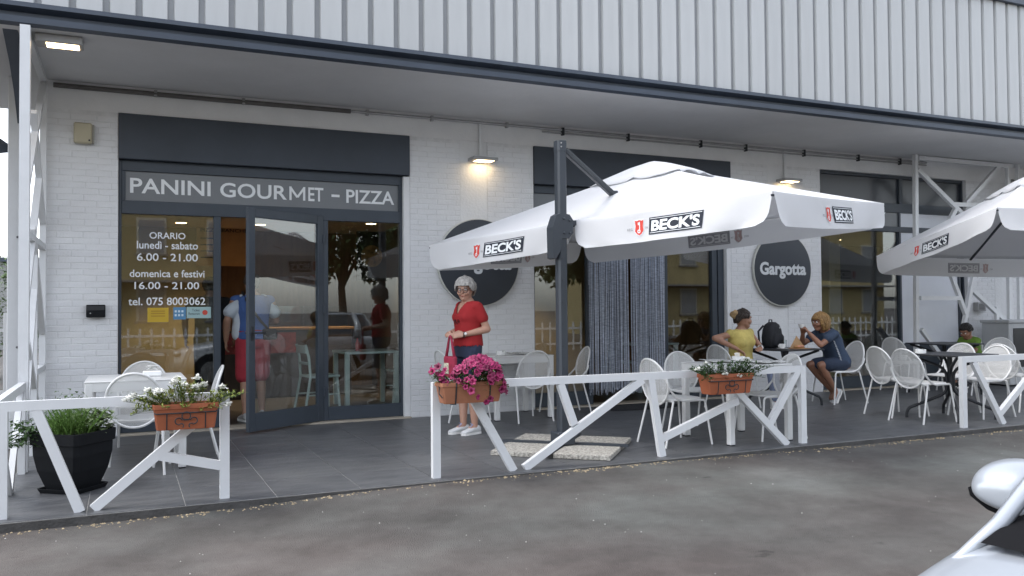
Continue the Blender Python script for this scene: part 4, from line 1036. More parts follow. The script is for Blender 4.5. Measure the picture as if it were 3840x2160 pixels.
def scroll(t, Lx, yf, z0, h):
    """wire holder with a looped flower motif on the front"""
    r = .0045; zt = z0+h*.66; zb = z0+.008
    MB().tube([(-Lx*.47,yf+.02,zt+.004),(-Lx*.45,yf,zt),(Lx*.45,yf,zt),(Lx*.47,yf+.02,zt+.004)], r, 5).build('wire_holder', M_black, t)
    for s in (-1,1): MB().tube([(s*Lx*.29,yf-.004,zt),(s*Lx*.29,yf+.012,zb),(s*Lx*.29,yf+.10,zb-.012)], r, 5).build('wire_holder', M_black, t)
    cz = z0+h*.40; pts = []
    R0 = h*.15
    def arcp(cx, cz_, rr, a0, a1, n=12): return [Vector((cx+rr*math.cos(R(a0+(a1-a0)*k/n)), yf+.003, cz_+rr*math.sin(R(a0+(a1-a0)*k/n)))) for k in range(n+1)]
    pts = arcp(-R0*1.75,cz-R0*.9,R0*.55,330,200,8)[::-1]*0 + arcp(-R0*1.2,cz-R0*1.55,R0*.55,-60,150,8) + arcp(-R0*1.85,cz-R0*.35,R0*.85,250,20,12) + arcp(0,cz+R0*.9,R0*1.05,235,-55,16) + arcp(R0*1.85,cz-R0*.35,R0*.85,160,-70,12) + arcp(R0*1.2,cz-R0*1.55,R0*.55,30,240,8)
    MB().tube(pts, r*.9, 5).build('wire_motif', M_black, t)
    MB().bbox(-R0*.65,R0*.65,yf-.002,yf+.006,cz-R0*.25,cz+R0*.15,.001).build('wire_motif', M_black, t)
def petunia_mesh():
    g = MB(); n = 20; rg = []
    for k, (r, z) in enumerate(((.004,0),(.006,.016),(.014,.026),(.026,.031),(.030,.029))):
        rg.append([Vector((r*(1+(.14*math.cos(5*a) if k > 2 else 0))*math.cos(a), r*(1+(.14*math.cos(5*a) if k > 2 else 0))*math.sin(a), z+(.004*math.cos(5*a+1) if k > 2 else 0))) for a in [2*math.pi*i/n for i in range(n)]])
    g.rings(rg, cap=False); return g.me('flower', 'all')
pet = petunia_mesh(); M_mag = mat('magenta_petal', (.215,.003,.062), .6, rand=.40, var=.25, vs_=60)
pet.materials.append(M_mag)
def window_box(x, y, z0, Lx, h, label, material, kind, seed, group):
    r = random.Random(seed); dep = .17
    t = thing('flower_box', label, 'planter', (x, y, z0), 0, group)
    tub(t, Lx, dep, h, material, 0.0)
    ztop = h*.82
    if kind == 'petunia':
        for s in (-.27,.27): MB().tube([(s*Lx,-dep*.50,h*.84),(s*Lx,-dep*.515,h*.98),(s*Lx,-dep*.40,h*1.0),(s*Lx,.09,h*1.02)][:0]+[(s*Lx,-dep*.505,h*.99),(s*Lx,-dep*.505,h*.80),(s*Lx,-dep*.38,-.004),(s*Lx,dep*.3,-.012)], .006, 5).build('wire_holder', M_black, t)
        MB().tube([(-Lx*.49,-dep*.1,h*.9),(-Lx*.515,-dep*.3,h*.5),(-Lx*.47,-dep*.36,h*.3)], .005, 5).build('wire_holder', M_black, t)
        fol = MB(); st = MB()
        def shell(u, v):
            # mound: offset right, spilling over the front and the right end
            return u, v
        heads = []
        for k in range(190):
            a = r.random()*2*math.pi; e = r.random()**.6
            cx = .075+.21*e*math.cos(a)*1.05; cy = -.035+.135*e*math.sin(a); cz = ztop+.015+.195*math.sqrt(max(0, 1-e*e))*(1-.25*max(0,(cx-.08)/.25))
            if cx > .20: cz -= .10*(cx-.20)/.1
            if e > .8 and math.sin(a) < -.3: cz -= r.uniform(.0,.09)
            heads.append((Vector((cx, cy, cz)), Vector((math.cos(a)*e, math.sin(a)*e-.35, .75*math.sqrt(1-e*e)+.12))))
        for k in range(11): heads.append((Vector((-Lx*.42-.03*k/5*r.random()*2, -.02+r.uniform(-.05,.05), ztop+.03+.012*k)), Vector((-.6, -.5+r.uniform(-.4,.4), .5))))
        for k in range(4): heads.append((Vector((.03+.06*k+r.uniform(-.03,.03), -.125, ztop-.035-.03*r.random()*3)), Vector((r.uniform(-.3,.3), -1, -.1))))
        for p, d in heads:
            d = (d+Vector((r.uniform(-.35,.35), r.uniform(-.35,.35), r.uniform(-.2,.3)))).normalized()
            q_ = d.to_track_quat('Z', 'Y').to_euler(); q_.rotate_axis('Z', r.random()*6)
            sc = r.uniform(.72,1.08); link('flower', pet, None, t, loc=p-d*.02, rot=q_, scale=(sc,sc,sc*r.uniform(.8,1.2)))
        for k in range(620):
            p, d = heads[r.randrange(len(heads))]; p2 = p*1; p2 = Vector((p.x, p.y*.85, ztop+(p.z-ztop)*r.uniform(.25,.98))) + Vector((r.uniform(-.03,.03), r.uniform(-.02,.02), 0))
            leaf(fol, p2, rdir(r,-.2,.8), r.uniform(.025,.05), r.uniform(.012,.022))
        for k in range(40):
            p, d = heads[r.randrange(len(heads))]; st.tube([(p.x*.6, 0, ztop-.01), p*.9+Vector((0,0,-.01)), p], .0022, 3, cap=False)
        for k in range(7):
            b = Vector((-Lx*.36+r.uniform(-.06,.04), r.uniform(-.05,.03), ztop)); e = b+Vector((-.06-.06*r.random(), r.uniform(-.05,.03), .03+.10*r.random())); st.tube([b, b.lerp(e,.5)+Vector((0,0,.02)), e], .003, 4)
            for j in range(10): leaf(fol, b.lerp(e, r.random()), rdir(r), .035, .014)
        fol.build('foliage', M_leafA, t, kind='stuff'); st.build('stems', M_leafC, t, kind='stuff')
        MB().lathe([(.014,0),(.014,.002)], 12, Matrix.Translation((.04,-dep*.5+.022,h*.26)) @ Matrix.Rotation(R(82),4,'X')).build('maker_mark', mat('dark_terracotta',(.12,.04,.02)), t)
    else:
        scroll(t, Lx, -dep*.5-.006, 0.0, h)
        fol = MB(); fl = MB(); st = MB(); mlf = M_leafB if kind == 'alyssum' else M_leafC
        for k in range(80 if kind == 'alyssum' else 90):
            b = Vector((r.uniform(-.42,.42)*Lx, r.uniform(-.05,.05), ztop-.005)); tall = (.14 if kind == 'alyssum' else .15)*(1-.5*abs(b.x/Lx*2)**2)
            if kind == 'alyssum' and abs(b.x+.0) < .06: tall += .05
            d = Vector((b.x*.9+r.uniform(-.06,.06), r.uniform(-.09,.04), tall*r.uniform(.55,1.1))); 
            if r.random() < .22: d.z = r.uniform(-.02,.04); d.y = -.10
            e = b+d; st.tube([b, b+d*.5+Vector((0,0,.012)), e], .0018, 3, cap=False)
            for j in range(15): u = r.uniform(.15,1); leaf(fol, b.lerp(e,u)+Vector((0,0,.012*math.sin(math.pi*u))), rdir(r,-.1,1), r.uniform(.025,.045), r.uniform(.010,.017))
            blo = r.random() < (.15 if kind == 'alyssum' else .15)
            if blo:
                for j in range(30):
                    c_ = e+rdir(r,-.2,1)*.026*r.uniform(.5,1.1); dd = rdir(r,.1,1); leaf(fl, c_, dd, .018, .017, 0); leaf(fl, c_, dd.cross(Vector((0,0,1)))+dd*.3, .018, .017, 0)
        fol.build('foliage', mlf, t, kind='stuff'); st.build('stems', M_leafC, t, kind='stuff'); fl.build('blossom', mat('white_petal', (.80,.80,.76), .7), t, kind='stuff')
    return t
G = 'flower boxes hung on the railings'
yb = RY-.125
def boxpx(pl, pr, pt, pb): 
    a, b = W(pl, (pt+pb)/2, 'y', yb-.09), W(pr, (pt+pb)/2, 'y', yb-.09); return (a.x+b.x)/2, b.x-a.x, W((pl+pr)/2, pb, 'y', yb-.09).z, W((pl+pr)/2, pt, 'y', yb-.09).z
x, L, z0, z1 = boxpx(572,822,1515,1612)
window_box(x, yb, z0, L, z1-z0, 'orange terracotta box of white flowers on the railing beside the open door', M_terra, 'alyssum', 5, G)
x, L, z0, z1 = boxpx(1657,1893,1433,1512)
window_box(x, yb, z0, L, z1-z0, 'pale terracotta box overflowing with magenta petunias on the railing', M_terra2, 'petunia', 6, G)
x, L, z0, z1 = boxpx(2657,2833,1402,1478)
window_box(x, yb, z0, L, z1-z0, 'orange terracotta box of white flowers on the railing by the newspaper table', M_terra, 'candytuft', 8, G)
# ------------------------------------------------------------------ black herb pot
pc = Vector((-.335,-2.76,0)); rz = R(52)
t = thing('herb_pot', 'large square black plastic pot of green herbs behind the corner railing', 'plant pot', pc, rz)
def sq(a, z, ch=.03): return [Vector(p) for p in ((-a+ch,-a,z),(a-ch,-a,z),(a,-a+ch,z),(a,a-ch,z),(a-ch,a,z),(-a+ch,a,z),(-a,a-ch,z),(-a,-a+ch,z))]
MB().rings([sq(.135,.02),sq(.150,.06),sq(.180,.16),sq(.198,.27),sq(.200,.345),sq(.212,.35),sq(.215,.43),sq(.200,.43),sq(.195,.38)]).build('pot', M_blackp, t)
MB().rings([sq(.165,.0),sq(.178,.03),sq(.17,.032),sq(.155,.012)]).build('saucer', M_blackp, t)
MB().rings([sq(.185,.375),sq(.19,.39)]).build('soil', M_soil, t)
r = random.Random(11); f1 = MB(); f2 = MB(); f3 = MB()
for k in range(420):                                    # feathery rosemary / chive tuft
    b = Vector((r.gauss(.0,.06), r.gauss(.02,.06), .385)); d = Vector((b.x*1.2+r.uniform(-.07,.07), b.y*1.2+r.uniform(-.07,.07), r.uniform(.14,.30)))
    d *= r.uniform(.5,1.05)
    for j in range(13): leaf(f1, b+d*r.uniform(.15,1), (d.normalized()*.5+rdir(r,-.3,1)), r.uniform(.018,.04), .0045)
    if k % 4 == 0: leaf(f1, b, d, d.length, .0035, .02)
for k in range(150):                                     # broad sage leaves at the camera-right corner
    b = Vector((.10+r.gauss(.03,.05), -.10+r.gauss(0,.05), .40)); leaf(f2, b+Vector((0,0,r.uniform(0,.15))), rdir(r,-.1,.8), r.uniform(.06,.10), r.uniform(.030,.05), .3)
for k in range(220):                                    # trailing mint at the left corner
    b = Vector((-.14+r.gauss(-.02,.05), .12+r.gauss(.03,.05), .40)); b += Vector((-.10*r.random(), .12*r.random(), r.uniform(-.06,.13))); leaf(f3, b, rdir(r,-.4,.6), r.uniform(.035,.06), r.uniform(.020,.032), .3)
for s in range(5):
    a = Vector((-.17,.15,.42)); e = a+Vector((-.16-.03*s, .10+.02*s, .03-.05*s)); f3.tube([a, a.lerp(e,.5)+Vector((0,0,.04)), e], .003, 4)
    for j in range(10): leaf(f3, a.lerp(e, r.random())+Vector((0,0,.03)), rdir(r,-.5,.6), .04, .024, .3)
f1.build('foliage', M_leafD, t, kind='stuff'); f2.build('foliage', M_leafE, t, kind='stuff'); f3.build('foliage', M_leafC, t, kind='stuff')
pp = W(215,1590,'y',-.95)
t = thing('herb_pot', 'round dark pot with a leafy plant against the tall white frame', 'plant pot', (-.40,-1.02,0))
MB().lathe([(.12,0),(.155,.24),(.165,.25),(.165,.28),(.15,.28),(.145,.25)], 20).build('pot', M_blackp, t, smooth=True)
MB().lathe([(.10,.22),(.145,.25)], 20).build('soil', M_soil, t)
f1 = MB()
for k in range(330): b = Vector((r.gauss(0,.08), r.gauss(0,.08), .27+abs(r.gauss(0,.11)))); leaf(f1, b, rdir(r,-.2,.9), r.uniform(.03,.065), r.uniform(.02,.035))
f1.build('foliage', M_leafD, t, kind='stuff')

# ------------------------------------------------------------------ grit and dry litter along the kerb
grit = MB(); r = random.Random(21)
for k in range(1900):
    x = r.uniform(-.9, 12.5); w = .5+.5*math.sin(x*2.1)+.4*math.sin(x*5.3+1); 
    if r.random() > .25+.5*max(0, w): continue
    y = EDGE_Y-.03-abs(r.gauss(0,.045)); s = r.uniform(.003,.011)*(1.5 if r.random() < .1 else 1); z = gz(x, y)
    a = r.random()*6; c, s_ = math.cos(a), math.sin(a)
    grit.add([(x+s*c, y+s*s_, z+.001), (x-s*s_, y+s*c, z+.001), (x-s*c, y-s*s_, z+.001), (x+s*s_, y-s*c, z+.001), (x, y, z+s*.8)], [(0,1,4),(1,2,4),(2,3,4),(3,0,4)])
grit.build('grit', mat('dry_litter', (.34,.27,.17), .9, var=.5, vs_=12), kind='stuff')
gr2 = MB()
for k in range(260):
    x, y = r.uniform(-1, 10), r.uniform(-8.5, -3.8); s = r.uniform(.002,.006); z = gz(x, y)
    gr2.add([(x+s,y,z+.003),(x,y+s,z+.003),(x-s,y,z+.003),(x,y-s,z+.003),(x,y,z+.003+s)], [(0,1,4),(1,2,4),(2,3,4),(3,0,4)])
gr2.build('pebbles', mat('pale_pebble', (.36,.35,.33), .9, var=.3, vs_=9), kind='stuff')
# ------------------------------------------------------------------ people
V = Vector
def rc(mb, p0, p1, r0, r1, seg=14, flat=None, k=1.0):
    """round cone; flat = (direction, factor) squashes the section"""
    p0, p1 = V(p0), V(p1); ax = p1-p0; L = max(ax.length, 1e-5); t = ax/L
    u = t.orthogonal().normalized()
    if flat: u = (V(flat[0])-t*V(flat[0]).dot(t)).normalized()
    w = t.cross(u); rg = []
    st = [(-r0*.98,r0*.18),(-r0*.8,r0*.6),(-r0*.45,r0*.893),(0,r0),(L*.33,r0+(r1-r0)*.33),(L*.66,r0+(r1-r0)*.66),(L,r1),(L+r1*.45,r1*.893),(L+r1*.8,r1*.6),(L+r1*.98,r1*.18)]
    for s, r in st: rg.append([p0+t*s+(u*math.cos(a)*(flat[1] if flat else 1)+w*math.sin(a))*r for a in [2*math.pi*i/seg for i in range(seg)]])
    mb.rings(rg)
def torso(mb, J, infl=0.0, lo=-.09, hi=True, fem=True, bust=0.0):
    P, Cc, N = V(J['pelvis']), V(J['chest']), V(J['neck'])
    lh = (V(J['hipL'])-V(J['hipR'])).normalized(); ls = (V(J['shL'])-V(J['shR'])).normalized()
    sw = (V(J['shL'])-V(J['shR'])).length/2; hw = J.get('hw', .165); ww = J.get('ww', .135); dp = J.get('dp', 1.0)
    up0 = (Cc-P).normalized(); up1 = (N-Cc).normalized(); rg = []
    rows = [(P+up0*lo, 0, hw*.92, .105), (P, 0, hw, .118), (P.lerp(Cc,.28), .2, (hw+ww)/2, .112), (P.lerp(Cc,.55), .5, ww, .100), (P.lerp(Cc,.80), .8, ww*1.04, .108), (Cc, 1, ww*1.12, .118), (Cc.lerp(N,.40), 1, sw*.98, .108), (Cc.lerp(N,.72), 1, sw*.92, .082), (Cc.lerp(N,.93), 1, sw*.52, .062)]
    if hi: rows.append((N+up1*.02, 1, .055, .055))
    for c, k, w, d in rows:
        l = lh.lerp(ls, k).normalized(); up = up0.lerp(up1, k); f = l.cross(up).normalized(); d = d*dp
        rg.append([c+l*math.copysign(abs(math.cos(a))**.85, math.cos(a))*(w+infl)+f*math.copysign(abs(math.sin(a))**.9, math.sin(a))*(d+infl) for a in [2*math.pi*i/28 for i in range(28)]])
    mb.rings(rg)
    fs = ls.cross(up1).normalized()
    if bust:
        for s in (-1, 1): mb.ball(Cc+ls*s*.075+fs*.075+up1*-.005, bust+infl, 14, 10)
    for s in ('L','R'):
        rc(mb, Cc.lerp(N,.66)+ls*(sw*.45 if s == 'L' else -sw*.45), V(J['sh'+s])+V((0,0,-.022)), .046+infl*.7, .044+infl*.7)
def hand(mb, wr, hd, hn, s, curl=35, sc=1.0, spread=.0):
    """wr wrist, hd pointing direction, hn palm normal, s=+1 thumb on +lat side"""
    wr, hd, hn = V(wr), V(hd).normalized(), V(hn); hn = (hn-hd*hn.dot(hd)).normalized(); lat = hd.cross(hn)
    rc(mb, wr, wr+hd*.075*sc, .030*sc, .038*sc, 12, (hn, .42))
    for i in range(4):
        o = (i-1.5)*.0195*sc; L = (.066,.074,.070,.056)[i]*sc if s > 0 else (.056,.070,.074,.066)[i]*sc
        p = wr+hd*.085*sc+lat*o; a = R(curl*.5)
        for seg in range(3):
            d = hd*math.cos(a)+hn*math.sin(a); q = p+d*L*(.45,.32,.25)[seg]; rc(mb, p, q, (.0098,.0092,.0085)[seg]*sc, (.0092,.0086,.0076)[seg]*sc, 8); p = q; a += R(curl)
    tp = wr+hd*.025*sc+lat*s*-.028*sc; d = (hd*.75-lat*s*.55+hn*.35).normalized()
    rc(mb, tp, tp+d*.042*sc, .013*sc, .0115*sc, 8); rc(mb, tp+d*.042*sc, tp+d*.042*sc+(hd*.9+hn*.45).normalized()*.032*sc, .011*sc, .009*sc, 8)
def head_basis(J):
    hf = V(J['face']).normalized(); up = V(J.get('hup', (0,0,1))); hl = up.cross(hf).normalized(); hu = hf.cross(hl); return hf, hl, hu
def head(mb, J, k=1.0):
    c = V(J['head']); f, l, u = head_basis(J)
    g = MB(); g.ball((0,0,0), 1, 22, 16); M3 = Matrix((f*.098*k, l*.078*k, u*.115*k)).transposed().to_4x4()
    mb.add([c+(M3 @ p)+u*.012*k-f*.012*k for p in g.v], g.f)
    at = lambda a, b, h: c+f*a*k+l*b*k+u*h*k
    rc(mb, at(.030,0,-.030), at(.052,0,-.085), .060*k, .034*k, 14, (l, 1.0))
    rc(mb, at(.01,.042,-.05), at(.055,.012,-.092), .030*k, .024*k, 10); rc(mb, at(.01,-.042,-.05), at(.055,-.012,-.092), .030*k, .024*k, 10)
    rc(mb, at(.080,.036,-.030), at(.060,.050,-.028), .021*k, .020*k, 10); rc(mb, at(.080,-.036,-.030), at(.060,-.050,-.028), .021*k, .020*k, 10)
    rc(mb, at(.080,-.034,.030), at(.080,.034,.030), .016*k, .016*k, 10)
    rc(mb, at(.086,0,.016), at(.106,0,-.018), .009*k, .0125*k, 8); rc(mb, at(.092,-.011,-.024), at(.092,.011,-.024), .0085*k, .0085*k, 8)
    rc(mb, at(.086,-.014,-.054), at(.086,.014,-.054), .0085*k, .0085*k, 8); rc(mb, at(.080,0,-.088), at(.078,0,-.090), .016*k, .016*k, 8)
    for s in (-1,1): rc(mb, at(-.004,s*.078,.016), at(.0,s*.076,-.026), .0175*k, .012*k, 8, (l, .45))
    rc(mb, V(J['neck'])-u*.03, c-u*.055*k-f*.015*k, .058*k, .052*k)
def limbs(mb, J, arms=True, legs=True, kA=1.0, kL=1.0):
    for s in 'LR':
        if arms:
            sh, el, wr = V(J['sh'+s]), V(J['el'+s]), V(J['wr'+s])
            rc(mb, sh+V((0,0,-.02)), el, .046*kA, .037*kA); rc(mb, el, el.lerp(wr,.3), .038*kA, .039*kA); rc(mb, el.lerp(wr,.3), wr, .039*kA, .025*kA, 14)
        if legs:
            hp, kn, an = V(J['hip'+s]), V(J['kn'+s]), V(J['an'+s])
            rc(mb, hp, hp.lerp(kn,.5), .086*kL, .072*kL); rc(mb, hp.lerp(kn,.5), kn, .072*kL, .052*kL)
            back = (an-kn).normalized(); bk = (V(J['pelvis'])-kn); bk = (bk-back*bk.dot(back)); bk = bk.normalized() if bk.length > 1e-3 else V((-1,0,0))
            if J.get('calf'): bk = V(J['calf'])
            rc(mb, kn, kn.lerp(an,.35)+bk*.014, .050*kL, .052*kL); rc(mb, kn.lerp(an,.35)+bk*.014, an, .052*kL, .033*kL)
            td = V(J['toe'+s]).normalized(); rc(mb, an-V((0,0,.01)), an+td*.06-V((0,0,.035)), .034*kL, .03*kL)
def shoe(t, an, td, drop, material, sole, k=1.0):
    an = V(an); td = V(td).normalized(); up = V((0,0,1)); lat = td.cross(up).normalized() if abs(td.z) < .9 else V((0,1,0)); up = lat.cross(td).normalized()
    if up.z < 0: up = -up
    o = an-up*drop; g = MB(); rg = []
    for x, w, h in ((-.075,.020,.045),(-.06,.033,.075),(-.02,.036,.088),(.03,.036,.082),(.07,.040,.062),(.12,.044,.046),(.155,.040,.036),(.178,.022,.024)):
        ring = []
        for i in range(14):
            a = 2*math.pi*i/14; y = math.cos(a)*w*k; z = .012+max(0, (math.sin(a)*.5+.5))*h*k if True else 0
            ring.append(o+td*x*k+lat*y+up*z)
        rg.append(ring)
    so = g.rings(rg).build('shoe', material, t, smooth='all')
    pl = []
    out = [(-.082,0),(-.07,.028),(-.02,.036),(.06,.038),(.12,.048),(.165,.038),(.186,0),(.165,-.038),(.12,-.048),(.06,-.038),(-.02,-.036),(-.07,-.028)]
    MB().prism([o+td*x*k+lat*y*k for x, y in out], up*.022*k).build('sole', sole, so)
    return so
def hair(t, J, material, style, k=1.0, seed=1):
    c = V(J['head']); f, l, u = head_basis(J); K = 64; rows = 14; r = random.Random(seed)
    short = style in ('crop','boy')
    ends = dict(crop=(.068,.012,-.062), grey=(.048,-.012,-.085), bob=(.045,-.118,-.125), up=(.072,.010,-.055), boy=(.062,.005,-.05))[style]
    th = dict(crop=.010, grey=.021, bob=.022, up=.012, boy=.012)[style]*k
    rg = []
    for j in range(rows+1):
        ring = []
        for i in range(K):
            ph = 2*math.pi*i/K; cph = math.cos(ph); ap = abs((ph+math.pi) % (2*math.pi)-math.pi)   # 0 = front
            fr = max(0, min(1, (ap-.75)/.35)); bk_ = max(0, min(1, (ap-1.9)/.5))
            e = ends[0]*(1-fr)+ends[1]*fr; e = e*(1-bk_)+ends[2]*bk_
            e = (e + .010*noise.noise(V((i*.55,seed,0)))*(1 if not short else .3))*k
            top = (.127+th*.55/k)*k; s = j/rows; h = top+(e-top)*s if j else top
            hh = (h-.012*k)/(.115*k); q_ = max(0.0, 1-hh*hh) if hh > 0 else 1.0
            rad = math.sqrt(q_)*(1 if h > 0 else max(.55, 1-(-h/(.30*k))**1.5 if style == 'bob' else 1-(-h/(.16*k))**2*.55))
            nn = noise.noise(V((i*.5+seed*7, s*2.2, 0)))
            x = (.098*k+th)*rad*math.cos(ph)-.014*k; y = (.078*k+th)*rad*math.sin(ph)
            sc = 1+(.055 if not short else .02)*nn*min(1, s*3)
            ring.append(c+f*x*sc+l*y*sc+u*(h+.004*nn*k))
        rg.append(ring)
    g = MB(); g.rings(rg, cap=False); g.f.append(tuple(range(K)))
    nst = dict(crop=120, grey=420, bob=420, up=160, boy=160)[style]
    for q_ in range(nst):                                 # loose locks over the cap
        i = r.randrange(K); j0 = r.randrange(0, rows-4); j1 = min(rows, j0+r.randrange(4, 9)); drift = r.uniform(-.5,.5); lift = r.uniform(.002,dict(grey=.013,bob=.005).get(style,.007))*k
        pts = []
        for j in range(j0, j1+1):
            p = rg[j][int(i+drift*(j-j0)) % K]; d = (p-c); d = (d-u*d.dot(u)*.4).normalized(); w_ = (j-j0)/(j1-j0)
            pts.append(p+d*lift*math.sin(math.pi*(.25+.75*w_))*.9+l*.004*math.sin(q_+j))
        n_ = len(pts); g.tube(pts, [(.0035+.004*math.sin(math.pi*min(1,(a_+.5)/n_)))*k for a_ in range(n_)], 5)
    o = g.build('hair', material, t, smooth='all'); so = o.modifiers.new('thickness','SOLIDIFY'); so.thickness = .012*k; so.offset = -1
    if style == 'up':
        b = MB(); 
        for q_ in range(9): b.ball(c-f*(.125+.02*math.cos(q_*1.7))*k+u*(.055+.030*math.sin(q_*2.3))*k+l*.028*math.cos(q_*2.9)*k, .034*k, 10, 8, (1,.8,1.1))
        me = remesh(b, .008, 2); link('hair_bun', me, J['bunmat'], t)
    return o
def eyes(t, J, k=1.0, brow=(.08,.06,.05)):
    c = V(J['head']); f, l, u = head_basis(J); at = lambda a, b, h: c+f*a*k+l*b*k+u*h*k
    e = MB(); p_ = MB(); b = MB()
    for s in (-1,1):
        e.ball(at(.0835,s*.031,.008), .0125*k, 10, 8); p_.ball(at(.0925,s*.031,.007), .0055*k, 8, 6)
        b.tube([at(.094,s*.016,.030), at(.095,s*.032,.034), at(.086,s*.050,.029)], .0035*k, 5)
    e.build('eyes', mat('eye_white', (.55,.52,.50), .3), t, smooth='all'); p_.build('irises', mat('eye_dark', (.03,.025,.02), .2), t, smooth='all'); b.build('eyebrows', mat('brow%d' % int(brow[0]*1000), brow, .8), t)
    MB().tube([at(.0945,-.020,-.056), at(.0985,-.006,-.054), at(.0985,.006,-.054), at(.0945,.020,-.056)], [.003*k,.0048*k,.0048*k,.003*k], 6).build('lips', mat('lip', (.36,.12,.10), .5), t, smooth='all')
def skinmat(nm, c=(.26,.125,.075)): return mat('skin_'+nm, c, .5, var=.08, vs_=9, sss=.12)
def cloth(nm, c, var=.12, b=.45): return mat('cloth_'+nm, c, .9, var=var, vs_=6, bump=b, bs=13, detail=3)
def body(t, J, skin, voxel=.009, hands=True, kA=1, kL=1, hk=1.0, bust=0):
    g = MB(); torso(g, J, -.006, bust=bust); head(g, J, hk); limbs(g, J, True, True, kA, kL)
    if hands:
        for s in 'LR':
            hd = J['hd'+s]; hand(g, J['wr'+s], hd[0], hd[1], 1 if s == 'L' else -1, hd[2] if len(hd) > 2 else 32, J.get('hs', 1.0))
    return link('body', remesh(g, voxel, 3, .5, 'body'), skin, t)
def garment(t, nm, material, parts, voxel=.011, cutf=None, it=3):
    g = MB()
    for p in parts: p(g)
    me = remesh(g, voxel, it, .5, nm)
    if cutf: cut(me, cutf)
    o = link(nm, me, material, t)
    if cutf: s = o.modifiers.new('thickness','SOLIDIFY'); s.thickness = .005; s.offset = -1
    return o
def sleeve(J, s, k, r0=.064, r1=.058):
    a, b = V(J['sh'+s]), V(J['el'+s]); return lambda g: rc(g, a.lerp(b,.10)+V((0,0,-.004)), a.lerp(b, k), r0-.010, r1-.006)
def trouser(J, s, k, r0=.100, r1=.080, shin=None, r2=.07):
    a, b, c = V(J['hip'+s]), V(J['kn'+s]), V(J['an'+s])
    def fn(g):
        rc(g, a, a.lerp(b, min(k,1)), r0, r1)
        if shin: rc(g, b, b.lerp(c, shin), r1, r2)
    return fn
def neck_cut(J, rad=.075, drop=.02, vee=0.0, vw=.06):
    N = V(J['neck']); up = (N-V(J['chest'])).normalized(); l = (V(J['shL'])-V(J['shR'])).normalized(); f = l.cross(up).normalized()
    def test(p):
        d = p-N; h = d.dot(up); x = d.dot(f); y = d.dot(l)
        if h > -drop and math.hypot(x, y) < rad: return True
        if vee and x > .0 and h > -vee and abs(y) < vw*(h+vee)/vee: return True
        return False
    return test

M_sneak = mat('white_canvas_shoe', (.60,.60,.60), .8, var=.05); M_rub = mat('white_rubber', (.74,.73,.70), .6)
# --- woman in red
t = thing('person', 'standing woman with short grey hair, glasses and a red V-neck top holding a bag', 'person', (3.262,-1.53,0), R(194))
J = dict(pelvis=(0,0,.90), chest=(.0,0,1.215), neck=(-.005,0,1.385), head=(.035,.0,1.500), face=(.78,.60,-.16),
    shL=(-.01,.150,1.345), shR=(-.01,-.150,1.345), elL=(-.105,.195,1.085), elR=(-.06,-.20,1.085), wrL=(.135,.125,1.035), wrR=(.165,-.075,1.05),
    hipL=(0,.085,.88), hipR=(0,-.085,.88), knL=(.02,.075,.475), knR=(.035,-.075,.475), anL=(-.03,.065,.09), anR=(.02,-.065,.09), toeL=(1,.12,0), toeR=(1,-.1,0),
    hdL=((.80,-.55,-.05),(-.35,-.75,-.45),34), hdR=((.72,.55,.02),(-.2,.45,-.85),40), calf=(-1,0,0), hw=.160, ww=.142, dp=1.08)
S1 = skinmat('fair', (.44,.25,.18))
bd = body(t, J, S1, .0075, bust=.0)
M_redt = cloth('red_jersey', (.30,.013,.016), .10)
garment(t, 'tshirt', M_redt, [lambda g: torso(g, J, .014, lo=.03, hi=False, bust=.050), sleeve(J,'L',.55,.064,.066), sleeve(J,'R',.55,.064,.066)], .009, neck_cut(J, .074, .012, .150, .075))
garment(t, 'shorts', cloth('denim_navy', (.022,.030,.060), .2), [lambda g: torso(g, dict(J, chest=(0,0,1.02), neck=(0,0,1.08), shL=(0,.1,1.05), shR=(0,-.1,1.05)), .004, lo=-.10, hi=False), trouser(J,'L',.85,.098,.078), trouser(J,'R',.85,.098,.078)], .011, lambda p: p.z > 1.0)
for s in 'LR': shoe(t, J['an'+s], J['toe'+s], .088, M_sneak, M_rub, .98)
for s, oy in (('L',.065),('R',-.065)):
    MB().tube([(J['an'+s][0]+.055, oy-.02,.075),(J['an'+s][0]+.07, oy+.02,.08),(J['an'+s][0]+.045, oy+.03,.105),(J['an'+s][0]+.04, oy-.02,.11)], .005, 5).build('laces', mat('laces_blue', (.30,.33,.50), .8), t)
hair(t, J, mat('hair_grey', (.36,.345,.325), .6, var=.45, vs_=40, stretch=(1,1,.25)), 'grey', 1.0, 3)
eyes(t, J, 1.0, (.25,.22,.20))
c = V(J['head']); f, l, u = head_basis(J); gl = MB()
for s in (-1,1):
    def gp(b, h, a=.108): return c+f*a+l*b+u*h
    gl.tube([gp(s*.010,.018), gp(s*.034,.022,.106), gp(s*.056,.018,.098), gp(s*.056,-.006,.098), gp(s*.044,-.016,.104), gp(s*.020,-.016,.107), gp(s*.010,-.006,.108)], .0032, 5, closed=True)
    gl.tube([gp(s*.056,.014,.098), gp(s*.082,.016,.05), gp(s*.086,.012,-.01)], .0028, 5)
gl.tube([c+f*.109+l*.010+u*.010, c+f*.109-l*.010+u*.010], .003, 5); gl.build('glasses', M_black, t)
MB().tube([(.142+.028*math.cos(a)*.7+.0, .138+.028*math.cos(a)*.5, 1.035+.028*math.sin(a)) for a in [k*.5236 for k in range(12)]], .006, 5, closed=True).build('watch_strap', M_black, t)
MB().ball((.150,.168,1.045), .016, 10, 8, (1,.6,1)).build('watch', M_china, t, smooth='all')
